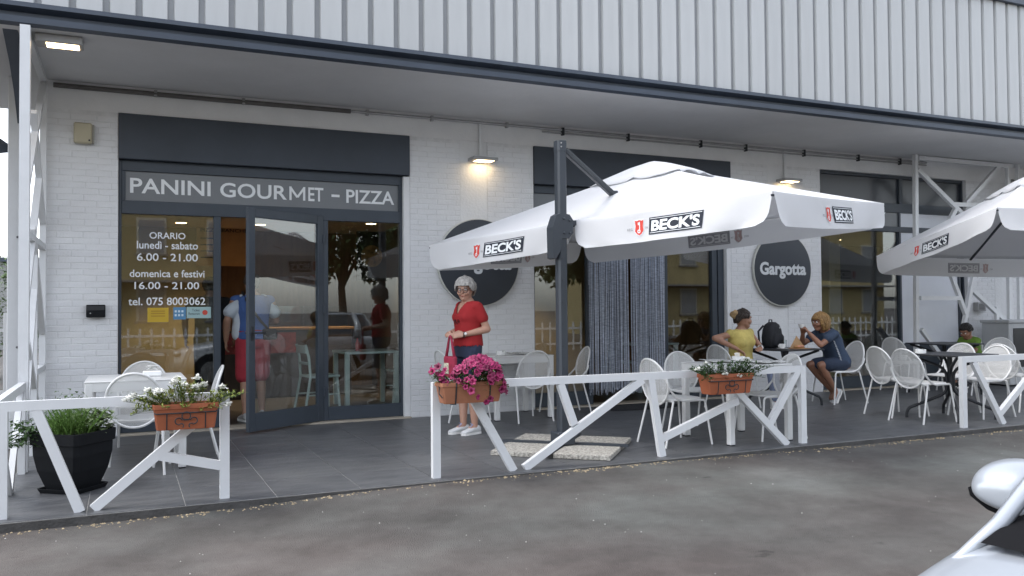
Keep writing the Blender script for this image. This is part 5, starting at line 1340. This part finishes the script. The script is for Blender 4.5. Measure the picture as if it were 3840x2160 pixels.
nk = V(J['neck']); MB().tube([nk+V((.03,.065,-.02)), nk+V((.085,.045,-.07)), nk+V((.118,.008,-.150)), nk+V((.118,-.008,-.150)), nk+V((.085,-.045,-.07)), nk+V((.03,-.065,-.02))], .0022, 4).build('necklace', mat('gold', (.5,.35,.12), .3, metal=1), t)
pr = MB()
for k in range(7):
    zz = 1.165+.014*math.sin(k*2.2); pr.tube([(.148-.004*abs(k-3), .045-.02*k*.75, zz-.016), (.151-.004*abs(k-3), .038-.02*k*.75, zz+.016), (.150-.004*abs(k-3), .030-.02*k*.75, zz-.01)], .0032, 4)
pr.build('shirt_print', mat('print_dark', (.06,.008,.01), .9), t)
bagw = t.matrix_basis
def wloc(t, p): return Matrix.Translation(t.location) @ t.rotation_euler.to_matrix().to_4x4() @ V(p)
hb = wloc(t, (.255,.045,1.02))
b = thing('handbag', 'small red bag with printed side held by the woman in red', 'bag', (hb.x, hb.y, .60), R(194))
Mbag = mat('red_bag_fabric', (.30,.018,.05), .8, var=.25, vs_=25)
MB().rings([[V((.045*w*math.cos(a), .10*w*math.sin(a)*1.0, z)) for a in [2*math.pi*k/20 for k in range(20)]] for z, w in ((0,.75),(.02,.95),(.12,1.0),(.20,1.0),(.215,.9))]).build('body', Mbag, b, smooth='all')
MB().box(.040,.046,-.05,.03,.04,.15).build('printed_patch', mat('cream_print', (.55,.50,.38), .8, var=.6, vs_=60), b)
for s in (-1,1): MB().tube([(0,s*.075,.20),(0,s*.045,.30),(0,s*.02,.40),(0,0,.425)], [.016,.014,.011,.01], 6).build('strap', Mbag, b, smooth='all')
bpy.data.objects.remove(bpy.data.objects['x']) if 'x' in bpy.data.objects else None

# --- woman in the yellow top
t = thing('person', 'seated woman in a sleeveless yellow top, dark hair tied up, arm over the chair back', 'person', (7.20,-1.04,0), R(-80))
J = dict(pelvis=(0,0,.535), chest=(.03,.0,.845), neck=(.03,0,1.02), head=(.055,.02,1.135), face=(.42,.90,-.05),
    shL=(.02,.168,.975), shR=(.01,-.168,.965), elL=(.06,.315,.785), elR=(-.08,-.37,.90), wrL=(.215,.145,.772), wrR=(.11,-.175,.765),
    hipL=(.02,.09,.53), hipR=(.02,-.09,.53), knL=(.20,.40,.53), knR=(.32,.22,.53), anL=(.22,.44,.10), anR=(.36,.26,.10), toeL=(.5,.9,0), toeR=(.6,.8,0),
    hdL=((.55,-.80,-.05),(0,0,-1),24), hdR=((.55,.60,-.55),(.2,-.1,-.9),30), bunmat=mat('hair_blond_bun', (.42,.28,.14), .6, var=.4, vs_=40), calf=(-.5,-.5,0), dp=1.08, ww=.15, hw=.18)
S2 = skinmat('tan', (.36,.19,.125))
body(t, J, S2, .009)
garment(t, 'top', cloth('yellow_cotton', (.52,.42,.13), .22), [lambda g: torso(g, J, .015, lo=-.05, hi=False, bust=.060), sleeve(J,'L',.06,.062,.060), sleeve(J,'R',.06,.062,.060)], .011, neck_cut(J, .080, .022))
garment(t, 'jeans', cloth('pale_denim', (.17,.20,.29), .18), [lambda g: torso(g, dict(J, chest=(0,0,.64), neck=(0,0,.70), shL=(0,.1,.66), shR=(0,-.1,.66)), .006, lo=-.06, hi=False), trouser(J,'L',1,.105,.075,.9,.058), trouser(J,'R',1,.105,.075,.9,.058)], .012)
for s in 'LR': shoe(t, J['an'+s], J['toe'+s], .098, M_sneak, M_rub, .95)
hair(t, J, mat('hair_dark', (.035,.024,.018), .5, var=.4, vs_=40), 'up', 1.0, 5); eyes(t, J)
MB().tube([V(J['wrL'])+V((.03*math.cos(a), .012*math.cos(a), .03*math.sin(a))) for a in [k*.5236 for k in range(12)]], .007, 5, closed=True).build('watch_strap', M_china, t)
MB().ball(V(J['wrL'])+V((.01,-.005,.034)), .018, 10, 8, (1,1,.5)).build('watch', M_steel, t, smooth='all')
# --- woman in navy
t = thing('person', 'seated woman with a blond bob and navy top leaning on the black table', 'person', (8.72,-1.17,0), R(174))
J = dict(pelvis=(-.04,0,.535), chest=(.09,0,.81), neck=(.18,0,.985), head=(.25,0,1.085), face=(.97,.05,-.12),
    shL=(.15,.165,.945), shR=(.15,-.165,.945), elL=(.40,.19,.785), elR=(.40,-.19,.785), wrL=(.475,.055,.945), wrR=(.475,-.07,.93),
    hipL=(-.02,.09,.525), hipR=(-.02,-.09,.525), knL=(.34,.11,.515), knR=(.34,-.11,.51), anL=(.06,.05,.15), anR=(.02,-.05,.14), toeL=(.55,.1,-.75), toeR=(.5,-.1,-.8),
    hdL=((.35,-.45,.75),(.55,-.7,-.2),45), hdR=((.35,.45,.75),(.55,.7,-.2),45), calf=(-.6,0,-.6), hw=.17, ww=.145)
body(t, J, skinmat('brown_tan', (.27,.13,.08)), .009)
garment(t, 'tshirt', cloth('navy_jersey', (.035,.055,.095), .15), [lambda g: torso(g, J, .018, lo=-.04, hi=False), sleeve(J,'L',.50,.066,.070), sleeve(J,'R',.50,.066,.070)], .011, neck_cut(J, .075, .015))
st = MB()
P_, C_ = V(J['pelvis']), V(J['chest'])
for k in range(8):
    z = .60+.034*k; cx = -.04+.46*(z-.535)*.9
    st.tube([V((cx+.075-.012*j+.02, .168-.0075*j*j*.0+ (.004 if j < 3 else -.004*(j-2)), z-.012*j)) for j in range(6)], .0055, 4)
st.build('shirt_stripes', mat('stripe_pale', (.50,.53,.57), .9), t)
garment(t, 'shorts', cloth('navy_cotton', (.022,.033,.060), .15), [lambda g: torso(g, dict(J, chest=(-.02,0,.62), neck=(-.01,0,.68), shL=(0,.1,.65), shR=(0,-.1,.65)), .008, lo=-.07, hi=False), trouser(J,'L',.72,.104,.088), trouser(J,'R',.72,.104,.088)], .011)
Msil = mat('silver_shoe', (.52,.52,.53), .35, var=.15, vs_=20)
for s in 'LR': shoe(t, J['an'+s], J['toe'+s], .085, Msil, M_rub, .95)
hair(t, J, mat('hair_blond', (.27,.155,.055), .5, var=.4, vs_=45, stretch=(1,1,.2)), 'bob', 1.0, 9); eyes(t, J)
cpw = wloc(t, (.535,-.01,1.0))
cpt = thing('coffee_cup', 'white cup held up by the woman in navy', 'cup', (cpw.x, cpw.y, cpw.z), 0)
MB().lathe([(.022,0),(.038,.018),(.043,.058),(.040,.058),(.034,.02),(.001,.006)], 20).build('cup', M_china, cpt, smooth=True)
MB().tube([(.04,0,.047),(.065,0,.042),(.065,0,.022),(.036,0,.017)], .005, 6).build('cup_handle', M_china, cpt, smooth=True)
# --- boy in green
pb = W(3622,1240,'y',-1.05)
t = thing('person', 'boy in a green T-shirt looking down behind the far black table', 'person', (pb.x+.14, -1.05, 0), R(183))
J = dict(pelvis=(-.02,0,.51), chest=(.04,0,.70), neck=(.09,0,.815), head=(.15,0,.905), face=(.85,.10,-.50),
    shL=(.07,.125,.785), shR=(.07,-.125,.785), elL=(.16,.15,.62), elR=(.16,-.15,.62), wrL=(.30,.06,.66), wrR=(.30,-.06,.66),
    hipL=(0,.07,.50), hipR=(0,-.07,.50), knL=(.32,.08,.49), knR=(.32,-.08,.49), anL=(.32,.08,.16), anR=(.30,-.08,.16), toeL=(1,0,0), toeR=(1,0,0),
    hdL=((.9,-.3,.1),(-.2,-.6,-.5),40), hdR=((.9,.3,.1),(-.2,.6,-.5),40), hw=.125, ww=.11, dp=.85, hs=.8)
body(t, J, skinmat('brown', (.26,.125,.075)), .010, kA=.78, kL=.75, hk=.93)
garment(t, 'tshirt', cloth('lime_jersey', (.12,.22,.03), .15), [lambda g: torso(g, J, .014, lo=-.04, hi=False), sleeve(J,'L',.6,.052,.056), sleeve(J,'R',.6,.052,.056)], .011, neck_cut(J, .066, .012))
garment(t, 'shorts', cloth('dark_shorts', (.02,.022,.03)), [lambda g: torso(g, dict(J, chest=(0,0,.58), neck=(0,0,.62), shL=(0,.08,.6), shR=(0,-.08,.6)), .006, lo=-.05, hi=False), trouser(J,'L',.9,.078,.07), trouser(J,'R',.9,.078,.07)], .011)
for s in 'LR': shoe(t, J['an'+s], J['toe'+s], .085, M_blackp, M_rub, .85)
hair(t, J, mat('hair_black', (.012,.010,.010), .5, var=.3, vs_=40), 'boy', .93, 2); eyes(t, J, .93)
# --- man going in
t = thing('person', 'man in a blue and white T-shirt and red shorts walking in through the open door', 'person', (1.40,.72,0), R(92))
J = dict(pelvis=(0,0,.96), chest=(.03,0,1.30), neck=(.02,0,1.50), head=(.07,0,1.615), face=(1,-.1,-.10),
    shL=(.02,.205,1.445), shR=(.02,-.205,1.445), elL=(-.02,.30,1.18), elR=(.10,-.29,1.17), wrL=(.06,.30,.945), wrR=(.30,-.22,1.16),
    hipL=(0,.09,.93), hipR=(0,-.09,.93), knL=(-.02,.10,.50), knR=(.08,-.10,.51), anL=(-.14,.11,.10), anR=(.05,-.11,.10), toeL=(1,.15,0), toeR=(1,-.15,0),
    hdL=((.15,0,-1),(.0,-1,0),28), hdR=((.9,.3,.2),(0,.5,-.5),35), calf=(-1,0,0), hw=.168, ww=.165, dp=1.1)
body(t, J, S2, .010, kA=1.12, kL=1.1, hk=1.04)
garment(t, 'tshirt', cloth('blue_jersey', (.060,.115,.30), .15), [lambda g: torso(g, J, .020, lo=-.02, hi=False)], .012, neck_cut(J, .078, .01))
garment(t, 'sleeves', cloth('white_jersey', (.55,.58,.63), .08), [lambda g: (rc(g, V(J['shL']).lerp(V(J['neck']),.42)+V((0,0,-.045)), V(J['shL']).lerp(V(J['elL']),.62), .074, .080)), lambda g: (rc(g, V(J['shR']).lerp(V(J['neck']),.42)+V((0,0,-.045)), V(J['shR']).lerp(V(J['elR']),.62), .074, .080)), lambda g: rc(g, (.02,.16,1.02), (.02,.15,1.36), .085, .07)], .012)
garment(t, 'shorts', cloth('red_shorts', (.36,.030,.045), .15), [lambda g: torso(g, dict(J, chest=(0,0,1.06), neck=(0,0,1.10), shL=(0,.1,1.07), shR=(0,-.1,1.07)), .012, lo=-.10, hi=False), trouser(J,'L',.92,.118,.110), trouser(J,'R',.92,.118,.110)], .013)
for s in 'LR': shoe(t, J['an'+s], J['toe'+s], .098, mat('grey_trainer', (.42,.40,.39), .7, var=.35, vs_=30), M_rub, 1.1)
hair(t, J, mat('hair_brown', (.05,.032,.022), .6, var=.3, vs_=40), 'crop', 1.04, 4)
MB().tube([V((.02,.12,1.52)), V((-.125,.08,1.38)), V((-.135,-.06,1.18)), V((-.10,-.18,1.05)), V((.06,-.20,1.02))], .016, 6).build('bag_strap', M_black, t, smooth='all')
MB().bbox(-.14,-.07,-.26,-.08,.95,1.08,.02).build('waist_bag', M_blackp, t)
# --- figure in dark clothes further in
t = thing('person', 'figure in dark clothes standing further inside the doorway', 'person', (1.02,2.0,0), R(80))
J2 = dict(J, knL=(.01,.10,.50), anL=(-.02,.11,.10), knR=(.02,-.10,.50), anR=(.0,-.11,.10), wrR=(.08,-.30,.95), elR=(-.02,-.29,1.18), hdR=((.15,0,-1),(.0,1,0),28))
body(t, J2, skinmat('brown'), .012, kA=1.1, kL=1.1)
garment(t, 'tshirt', cloth('black_jersey', (.016,.016,.018)), [lambda g: torso(g, J2, .02, lo=-.04, hi=False), sleeve(J2,'L',.7,.075,.07), sleeve(J2,'R',.7,.075,.07)], .013, neck_cut(J2, .078, .01))
garment(t, 'trousers', cloth('black_trousers', (.014,.014,.018)), [lambda g: torso(g, dict(J2, chest=(0,0,1.06), neck=(0,0,1.10), shL=(0,.1,1.07), shR=(0,-.1,1.07)), .012, lo=-.10, hi=False), trouser(J2,'L',1,.112,.09,.95,.07), trouser(J2,'R',1,.112,.09,.95,.07)], .014)
for s in 'LR': shoe(t, J2['an'+s], J2['toe'+s], .098, M_blackp, M_black, 1.1)
hair(t, J2, mat('hair_black'), 'crop', 1.0, 6)
# ------------------------------------------------------------------ inside the cafe
Mmint = mat('pale_mint_paint', (.50,.58,.54), .5, var=.05)
def bistro_chair(x, y, deg, label):
    t = thing('wooden_chair', label, 'chair', (x, y, 0), R(deg), 'pale wooden chairs inside')
    MB().bbox(-.20,.20,-.20,.20,.435,.465,.01).build('seat', Mmint, t)
    for s in (-1,1):
        MB().tube([(.17,s*.17,.435),(.20,s*.19,0)], .017, 8).build('leg', Mmint, t, smooth=True)
        MB().tube([(-.27,s*.19,0),(-.19,s*.175,.45),(-.21,s*.165,.70),(-.25,s*.16,.86)], .018, 8).build('leg', Mmint, t, smooth=True)
    for z, h in ((.80,.10),(.62,.035)): MB().bbox(-.255+(.86-z)*.2-.012,-.255+(.86-z)*.2+.012,-.17,.17,z-h/2,z+h/2,.005).build('back_rail', Mmint, t)
    for s in (-1,1): MB().tube([(.18,s*.178,.22),(-.23,s*.185,.22)], .010, 6).build('stretcher', Mmint, t, smooth=True)
    return t
bistro_chair(2.30,1.25,10,'pale wooden chair seen through the open door pane')
bistro_chair(3.55,1.75,185,'pale wooden chair at the far side of the table behind the right pane')
bistro_chair(7.05,1.6,-20,'pale wooden chair behind the pane beside the string curtain')
bistro_chair(9.95,1.9,20,'pale wooden chair behind the glass beyond the woman in navy')
def in_table(x, y, s, label):
    t = thing('cafe_table', label, 'table', (x, y, 0), 0, 'pale tables inside'); a = s/2
    MB().bbox(-a,a,-a,a,.715,.745,.004).build('table_top', Mmint, t)
    for sx in (-1,1):
        for sy in (-1,1): MB().bbox(sx*(a-.04)-.03, sx*(a-.04)+.03, sy*(a-.04)-.03, sy*(a-.04)+.03, .003, .714, .004).build('leg', Mmint, t)
in_table(2.98,1.55,.74,'pale square table inside, behind the right pane of the door front')
in_table(7.45,1.5,.74,'pale square table inside, behind the pane beside the string curtain')
in_table(10.35,1.35,.74,'pale square table inside, behind the glass beyond the woman in navy')
t = thing('bottle', 'small red and clear bottles on the inside table', 'bottle', (2.86,1.5,.7455))
MB().lathe([(.03,0),(.032,.10),(.012,.14),(.012,.17)], 14).build('glass_body', mat('red_sauce', (.35,.03,.02), .2), t, smooth=True)
t = thing('serving_counter', 'long brown serving counter with a red front panel inside the door', 'counter', (2.15,3.55,0))
MB().bbox(-1.05,1.05,-.35,.35,.003,1.0,.01).build('body', mat('counter_brown', (.055,.038,.03), .5, var=.3, vs_=5), t)
MB().bbox(-.95,.20,-.362,-.3505,.66,.97,.004).build('front_panel', mat('counter_red', (.30,.035,.03), .5, var=.5, vs_=9), t)
MB().bbox(-1.08,1.08,-.38,.38,1.001,1.04,.006).build('worktop', mat('counter_wood', (.30,.16,.07), .5, var=.2), t)
MB().box(-1.0,1.0,-.30,-.29,1.041,1.36).build('glass_screen', M_glass, t)
p = W(868,868,'y',4.3)
t = thing('menu_board', 'lit tan menu board hanging inside above the doorway gap', 'menu board', (1.42,4.25,2.02))
MB().bbox(-.40,.42,-.012,.012,-.02,.62,.004).build('board', mat('menu_tan', (.34,.22,.11), .7, var=.15), t)
fit_text('PIZZE BIANCHE', -.34, .36, .54, .055, -.016, M_black, t, offset=.01)
for k, w in enumerate((.30,.22,.26,.20)): MB().box(-.34,-.34+w,-.0145,-.0125,.40-.10*k,.42-.10*k).build('menu_line', M_black, t)
t = thing('poster', 'framed round pizza picture lit on the inside wall', 'poster', (3.30,2.4,1.72))
MB().bbox(-.22,.22,-.012,.012,0,.72,.004).build('frame', mat('poster_dark', (.05,.035,.025), .5), t)
MB().lathe([(.16,0),(.16,.003)], 24, Matrix.Translation((0,-.0135,.36)) @ Matrix.Rotation(R(90),4,'X')).build('picture', mat('pizza_print', (.42,.22,.07), .6, var=.7, vs_=16), t)
# ------------------------------------------------------------------ parked car at the camera's right
M_carp = mat('silver_white_car_paint', (.33,.355,.39), .30, metal=.3, coat=.7)
M_carg = mat('car_glass', (.012,.014,.018), .04, coat=.5)
M_trim = mat('car_black_trim', (.007,.007,.008), .9, spec=.08)
def make_car():
    t = thing('parked_car', 'silver white estate car parked with only bonnet and wing mirror in view', 'car', (0,0,0))
    st = [(2.16,.50,.34,.56),(2.10,.66,.28,.66),(1.95,.80,.24,.745),(1.70,.865,.22,.80),(1.32,.885,.22,.855),(1.05,.895,.20,.905),(.80,.90,.20,.935),(.40,.902,.20,.955),(-.4,.902,.20,.975),(-1.32,.89,.20,.99),(-1.8,.865,.24,.985),(-2.1,.81,.28,.94),(-2.22,.70,.36,.84)]
    rg = []
    for x, w, zb, zs in st:
        half = [(0,zb),(w*.80,zb),(w*.97,zb+.10),(w,zb+.22),(w*1.0,.62*zs+.05),(w*.985,zs-.10),(w*.955,zs-.035),(w*.90,zs),(w*.60,zs+.028),(w*.3,zs+.042),(0,zs+.048)]
        ring = [V((x,y,z)) for y, z in half]+[V((x,-y,z)) for y, z in half[-2:0:-1]]
        rg.append(ring)
    g = MB().rings(rg); bo = g.build('body', M_carp, t, smooth='all'); sb = bo.modifiers.new('s','SUBSURF'); sb.levels = 2; sb.render_levels = 2
    # glasshouse: lofted glass with painted roof and pillars
    lo = [(1.02,.0),(.98,.45),(.84,.70),(.60,.80),(-.5,.835),(-1.6,.82),(-1.95,.70),(-2.08,.40),(-2.10,0)]; hi = [(.12,0),(.10,.30),(.05,.48),(-.05,.575),(-.6,.60),(-1.5,.575),(-1.72,.50),(-1.80,.28),(-1.82,0)]
    def full(h): return [V((x,y,0)) for x, y in h]+[V((x,-y,0)) for x, y in h[-2:0:-1]]
    a, b = full(lo), full(hi); rg = []
    for k, z in ((0,.945),(.5,1.20),(1,1.425)):
        rg.append([p.lerp(q_, k)+V((0,0,z))+V((.02,0,0))*math.sin(math.pi*k)+(V((0,p.y,0)).normalized() if abs(p.y) > .01 else V())*.025*math.sin(math.pi*k) for p, q_ in zip(a, b)])
    MB().rings(rg, cap=False).build('window_glass', M_carg, t, smooth='all')
    rr = [[q_+V((0,0,1.422)) for q_ in b], [q_*.97+V((0,0,1.452)) for q_ in b], [q_*.7+V((-.25,0,1.475)) for q_ in b], [q_*.2+V((-.6,0,1.482)) for q_ in b]]
    MB().rings(rr).build('roof', M_carp, t, smooth='all')
    for s in (-1,1):
        MB().tube([(1.02,s*.80,.885),(.84,s*.775,.960),(.50,s*.728,1.19),(.03,s*.578,1.43)], [.014,.022,.026,.03], 8).build('pillar', M_carp, t, smooth='all')
        MB().tube([(-1.60,s*.835,.95),(-1.62,s*.74,1.2),(-1.55,s*.59,1.43)], [.09,.07,.05], 8).build('pillar', M_carp, t, smooth='all')
        MB().tube([(-.35,s*.865,.95),(-.35,s*.77,1.2),(-.33,s*.61,1.43)], .035, 8).build('pillar', M_trim, t, smooth='all')
        MB().tube([(.45,s*.850,.962),(.3,s*.862,.968),(-.5,s*.875,.985),(-1.6,s*.855,1.0)], .012, 6).build('window_trim', M_trim, t, smooth='all')
        MB().tube([(-.05,s*.56,1.475),(-.8,s*.58,1.50),(-1.5,s*.55,1.475)], .014, 6).build('roof_rail', M_steel, t, smooth='all')
        # mirror
        out = [(-.112,.066),(-.05,.084),(.03,.082),(.085,.054),(.108,.006),(.098,-.032),(.050,-.062),(-.03,-.082),(-.098,-.086),(-.116,-.02)]
        mx_, my_, mz_ = .38, .955, .975
        def mring(x, k, dz=0.0): return [V((mx_+x, s*(my_+o_*k), mz_+z_*k+dz)) for o_, z_ in out]
        mo = MB().rings([mring(.135,.30,-.012), mring(.125,.58,-.008), mring(.09,.85,-.003), mring(.03,1.0), mring(-.04,1.0), mring(-.05,.96)]).build('wing_mirror', M_carp, t, smooth='all'); mo.modifiers.new('s','SUBSURF').render_levels = 2; mo.modifiers['s'].levels = 2
        MB().rings([mring(-.05,.93), mring(-.056,.90)]).build('mirror_glass', M_carg, mo)
        low = [(.118,-.018),(.112,-.045),(.055,-.082),(-.03,-.105),(-.105,-.108),(-.112,-.088),(-.03,-.082),(.055,-.058)]
        MB().rings([[V((mx_+x, s*(my_+o_*k), mz_+z_*k)) for o_, z_ in low] for x, k in ((.085,.80),(.06,.93),(.0,1.0),(-.045,1.0))]).build('mirror_base', M_trim, mo)
        MB().rings([[V((mx_+x, s*(my_+o_), mz_+z_)) for x in (-.03,.03)]+[V((mx_+.03, s*(my_+o_-.012), mz_+z_-.01)), V((mx_-.03, s*(my_+o_-.012), mz_+z_-.01))] for o_, z_ in ((-.075,-.085),(-.10,-.115),(-.15,-.125))]).build('mirror_stalk', M_carp, mo)
        # wheel arches, lamps, handles
        for x in (1.32,-1.32):
            MB().lathe([(.36,.0),(.36,.06),(.30,.061)], 28, Matrix.Translation((x,s*.845,.31)) @ Matrix.Rotation(R(-90*s),4,'X')).build('wheel_arch', M_trim, t, smooth=True)
            wo = MB().lathe([(.20,0),(.30,.0),(.315,.03),(.315,.17),(.30,.20),(.20,.20)], 32, Matrix.Translation((x,s*.905,.305)) @ Matrix.Rotation(R(90*s),4,'X')).build('wheel', mat('tyre', (.015,.015,.016), .8), t, smooth=True)
            ri = MB().lathe([(.205,-.004),(.205,.02),(.18,.03),(.05,.012),(.001,.01)], 28, Matrix.Translation((x,s*.908,.305)) @ Matrix.Rotation(R(90*s),4,'X'))
            ri.build('rim', mat('alloy', (.30,.31,.32), .35, metal=.8), wo, smooth=True)
            for k in range(5):
                an = k*2*math.pi/5; MB().bar((x+.03*math.cos(an),s*.915,.305+.03*math.sin(an)),(x+.195*math.cos(an),s*.915,.305+.195*math.sin(an)), .045, .02, (0,1,0)).build('spoke', mat('alloy'), wo)
        MB().ball((1.98,s*.66,.665), .12, 16, 10, (1.1,1.25,.55)).build('headlight', mat('lamp_glass', (.25,.27,.29), .08, coat=1), t, smooth='all')
        for x in (.15,-.75): MB().bbox(x-.09,x+.09,s*.905-.012,s*.905+.012,.80,.825,.004).build('door_handle', M_carp, t)
        for x in (-.37,-1.28): MB().tube([(x,s*.907,.25),(x,s*.909,.62),(x-.02,s*.886,.90)], .003, 4).build('door_gap', M_trim, t)
    # cowl and wipers
    def hz(x, y):
        sx = sorted((q_[0], q_[3]) for q_ in st); return lerp_tab(x, sx)+.046*(1-(abs(y)/.9)**2)+.004
    MB().rings([[V((x-.10*(y/.76)**2, y, hz(x-.10*(y/.76)**2, y)+dz)) for y in [-.76+.095*i for i in range(17)]] for x, dz in ((.70,.022),(.86,.018),(.99,.012),(1.07,.004))], cap=False, closed=False).build('cowl', M_trim, t, smooth='all')
    for y in (-.45,.10): MB().tube([(1.02,y,.985),(.97,y+.1,1.0),(.86,y+.55,1.045)], .009, 6).build('wiper', M_trim, t)
    MB().bbox(2.13,2.175,-.45,.45,.36,.50,.01).build('grille', M_trim, t)
    return t
car = make_car(); car.location = (3.068, -8.885, gz(3.068, -8.885)-.02); car.rotation_euler = (0, 0, R(190))
# ------------------------------------------------------------------ across the road, seen in the glass
M_yel = mat('yellow_render', (.40,.33,.17), .85, var=.08, vs_=.6)
M_shut = mat('grey_shutter', (.30,.31,.32), .7)
def house(x0, x1, y, h, label, nwin):
    t = thing('yellow_house', label, 'building', ((x0+x1)/2, y, gz(0,-30)), 0); w = (x1-x0)/2
    MB().box(-w,w,-9,0,0,h).build('wall', M_yel, t)
    MB().prism([(-w-.4,.6,h),(-w-.4,-9.6,h),(-w-.4,-4.5,h+1.9)], (2*w+.8,0,0)).build('roof', mat('roof_tile', (.22,.09,.05), .8, var=.3, vs_=3), t)
    for fl in range(2):
        for k in range(nwin):
            x = -w+(k+.5)*2*w/nwin; z = 1.3+3.0*fl
            wo = MB().bbox(x-.62,x+.62,.004,.06,z-.05,z+1.55,.01).build('window', mat('cream_frame', (.60,.56,.46), .7), t); MB().box(x-.52,x+.52,.061,.075,z,z+1.45).build('pane', M_shut, wo)
            MB().box(x-.7,x+.7,.004,.14,z-.14,z-.055).build('sill', M_conc, wo)
    MB().box(-w,w,.005,1.3,2.95,3.05).build('balcony', M_conc, t)
house(-15,5.5,-31,7.2,'long yellow rendered house across the road with grey shutters',7)
house(27,48,-33,7.4,'yellow rendered house across the road beyond the trees',7)
M_treel = mat('tree_foliage', (.045,.075,.022), .6, var=.4, vs_=3); M_bark = mat('bark', (.07,.05,.035), .9, var=.3)
def tree_mesh(seed, n=8000, H=8.0, Rr=2.6):
    r = random.Random(seed); g = MB(); cl = []
    for k in range(26):
        d = rdir(r,-.5,1); cl.append((V((d.x*Rr*.75*r.random()**.4, d.y*Rr*.75*r.random()**.4, H*.62+d.z*H*.30)), r.uniform(.5,1.05)))
    for k in range(n):
        c, s = cl[r.randrange(26)]; p = c+rdir(r,-1,1)*s*r.uniform(.55,1.05); leaf(g, p, rdir(r,-.8,.6), r.uniform(.22,.42), r.uniform(.14,.26))
    tr = MB(); tr.tube([(0,0,-.3),(.05,.02,1.2),(-.05,.05,2.6),(.05,0,H*.62)], [.24,.18,.14,.06], 9)
    for c, s in cl[:9]: tr.tube([(0,0,2.3+r.random()*1.2), V((c.x*.5,c.y*.5,(2.6+c.z)/2+.3)), c], [.09,.06,.025], 6)
    return g.me('crown'), tr.me('trunk', True)
tms = [tree_mesh(1), tree_mesh(2, 8000, 9.0, 2.4)]
for i, (x, y, s, lab) in enumerate(((8.0,-24,1.0,'leafy tree across the road beside the yellow house'),(12.5,-26,1.15,'taller leafy tree across the road between the houses'),(17.5,-23,.95,'leafy tree standing by the white picket fence'),(22.5,-27,1.2,'tall leafy tree across the road near the second yellow house'),(52,-30,1.2,'leafy tree beyond the second yellow house'),(10.2,-22,.9,'lower leafy tree in front of the two taller trees across the road'),(19.8,-25,1.05,'leafy tree between the picket fence tree and the second house'))):
    t = thing('tree', lab, 'tree', (x, y, gz(0,-26)), i*1.3, 'trees across the road'); t.scale = (s,s,s)
    link('crown', tms[i%2][0], M_treel, t); link('trunk', tms[i%2][1], M_bark, t)
t = thing('picket_fence', 'long white picket fence across the road', 'fence', (0,-19.5,gz(0,-19.5)))
pk_ = MB().prism([(-.035,-.012,0),(.035,-.012,0),(.035,-.012,1.05),(0,-.012,1.12),(-.035,-.012,1.05)], (0,.024,0)).me('picket'); pk_.materials.append(M_white)
for k in range(150): link('picket', pk_, None, t, loc=(-6+.17*2*k,0,0))
for z in (.25,.85): MB().box(-6.2,45,.0125,.05,z-.04,z+.04).build('rail', M_white, t)
c2 = copy_tree(car); c2.location = (-4.5,-17.0,gz(0,-17)); c2.rotation_euler = (0,0,R(184)); c2['label'] = 'silver estate car parked across the road before the picket fence'; c2['group'] = 'cars parked nearby'; car['group'] = 'cars parked nearby'
# ------------------------------------------------------------------ sliver of garden past the left end
t = thing('picket_fence', 'white metal fence past the left end of the building', 'fence', (-1.7,4.5,-.06))
pf = MB().bbox(-.03,.03,-.015,.015,0,1.35,.004).me('picket'); pf.materials.append(M_white)
for k in range(16): link('picket', pf, None, t, loc=(.3-.16*k,0,0))
for z in (.2,1.1): MB().box(-2.3,.4,.0155,.045,z-.025,z+.025).build('rail', M_white, t)
t = thing('shrub', 'leafy green shrub past the left end of the building', 'shrub', (-2.5,10.5,-.06))
g = MB(); r = random.Random(5)
for k in range(2600): p = rdir(r,-.6,1)*1.1*r.uniform(.7,1.05); leaf(g, V((p.x,p.y*1.0,1.25+p.z*1.15)), rdir(r,-.5,.8), r.uniform(.07,.14), r.uniform(.04,.08))
g.build('foliage', mat('shrub_foliage', (.06,.11,.025), .6, var=.4, vs_=4), t)
MB().tube([(0,0,-.1),(.05,0,.6),(0,.05,1.3)], [.06,.05,.03], 7).build('stem', M_bark, t)
t = thing('grey_shed', 'low grey shed roof far past the left end of the building', 'shed', (-5.0,26,-.06))
MB().box(-4,4,0,5,0,3.2).build('wall', mat('shed_grey', (.30,.30,.29), .8, var=.1), t)
MB().box(-4.2,4.2,-.2,5.2,3.2,3.35).build('roof', M_fascia, t)
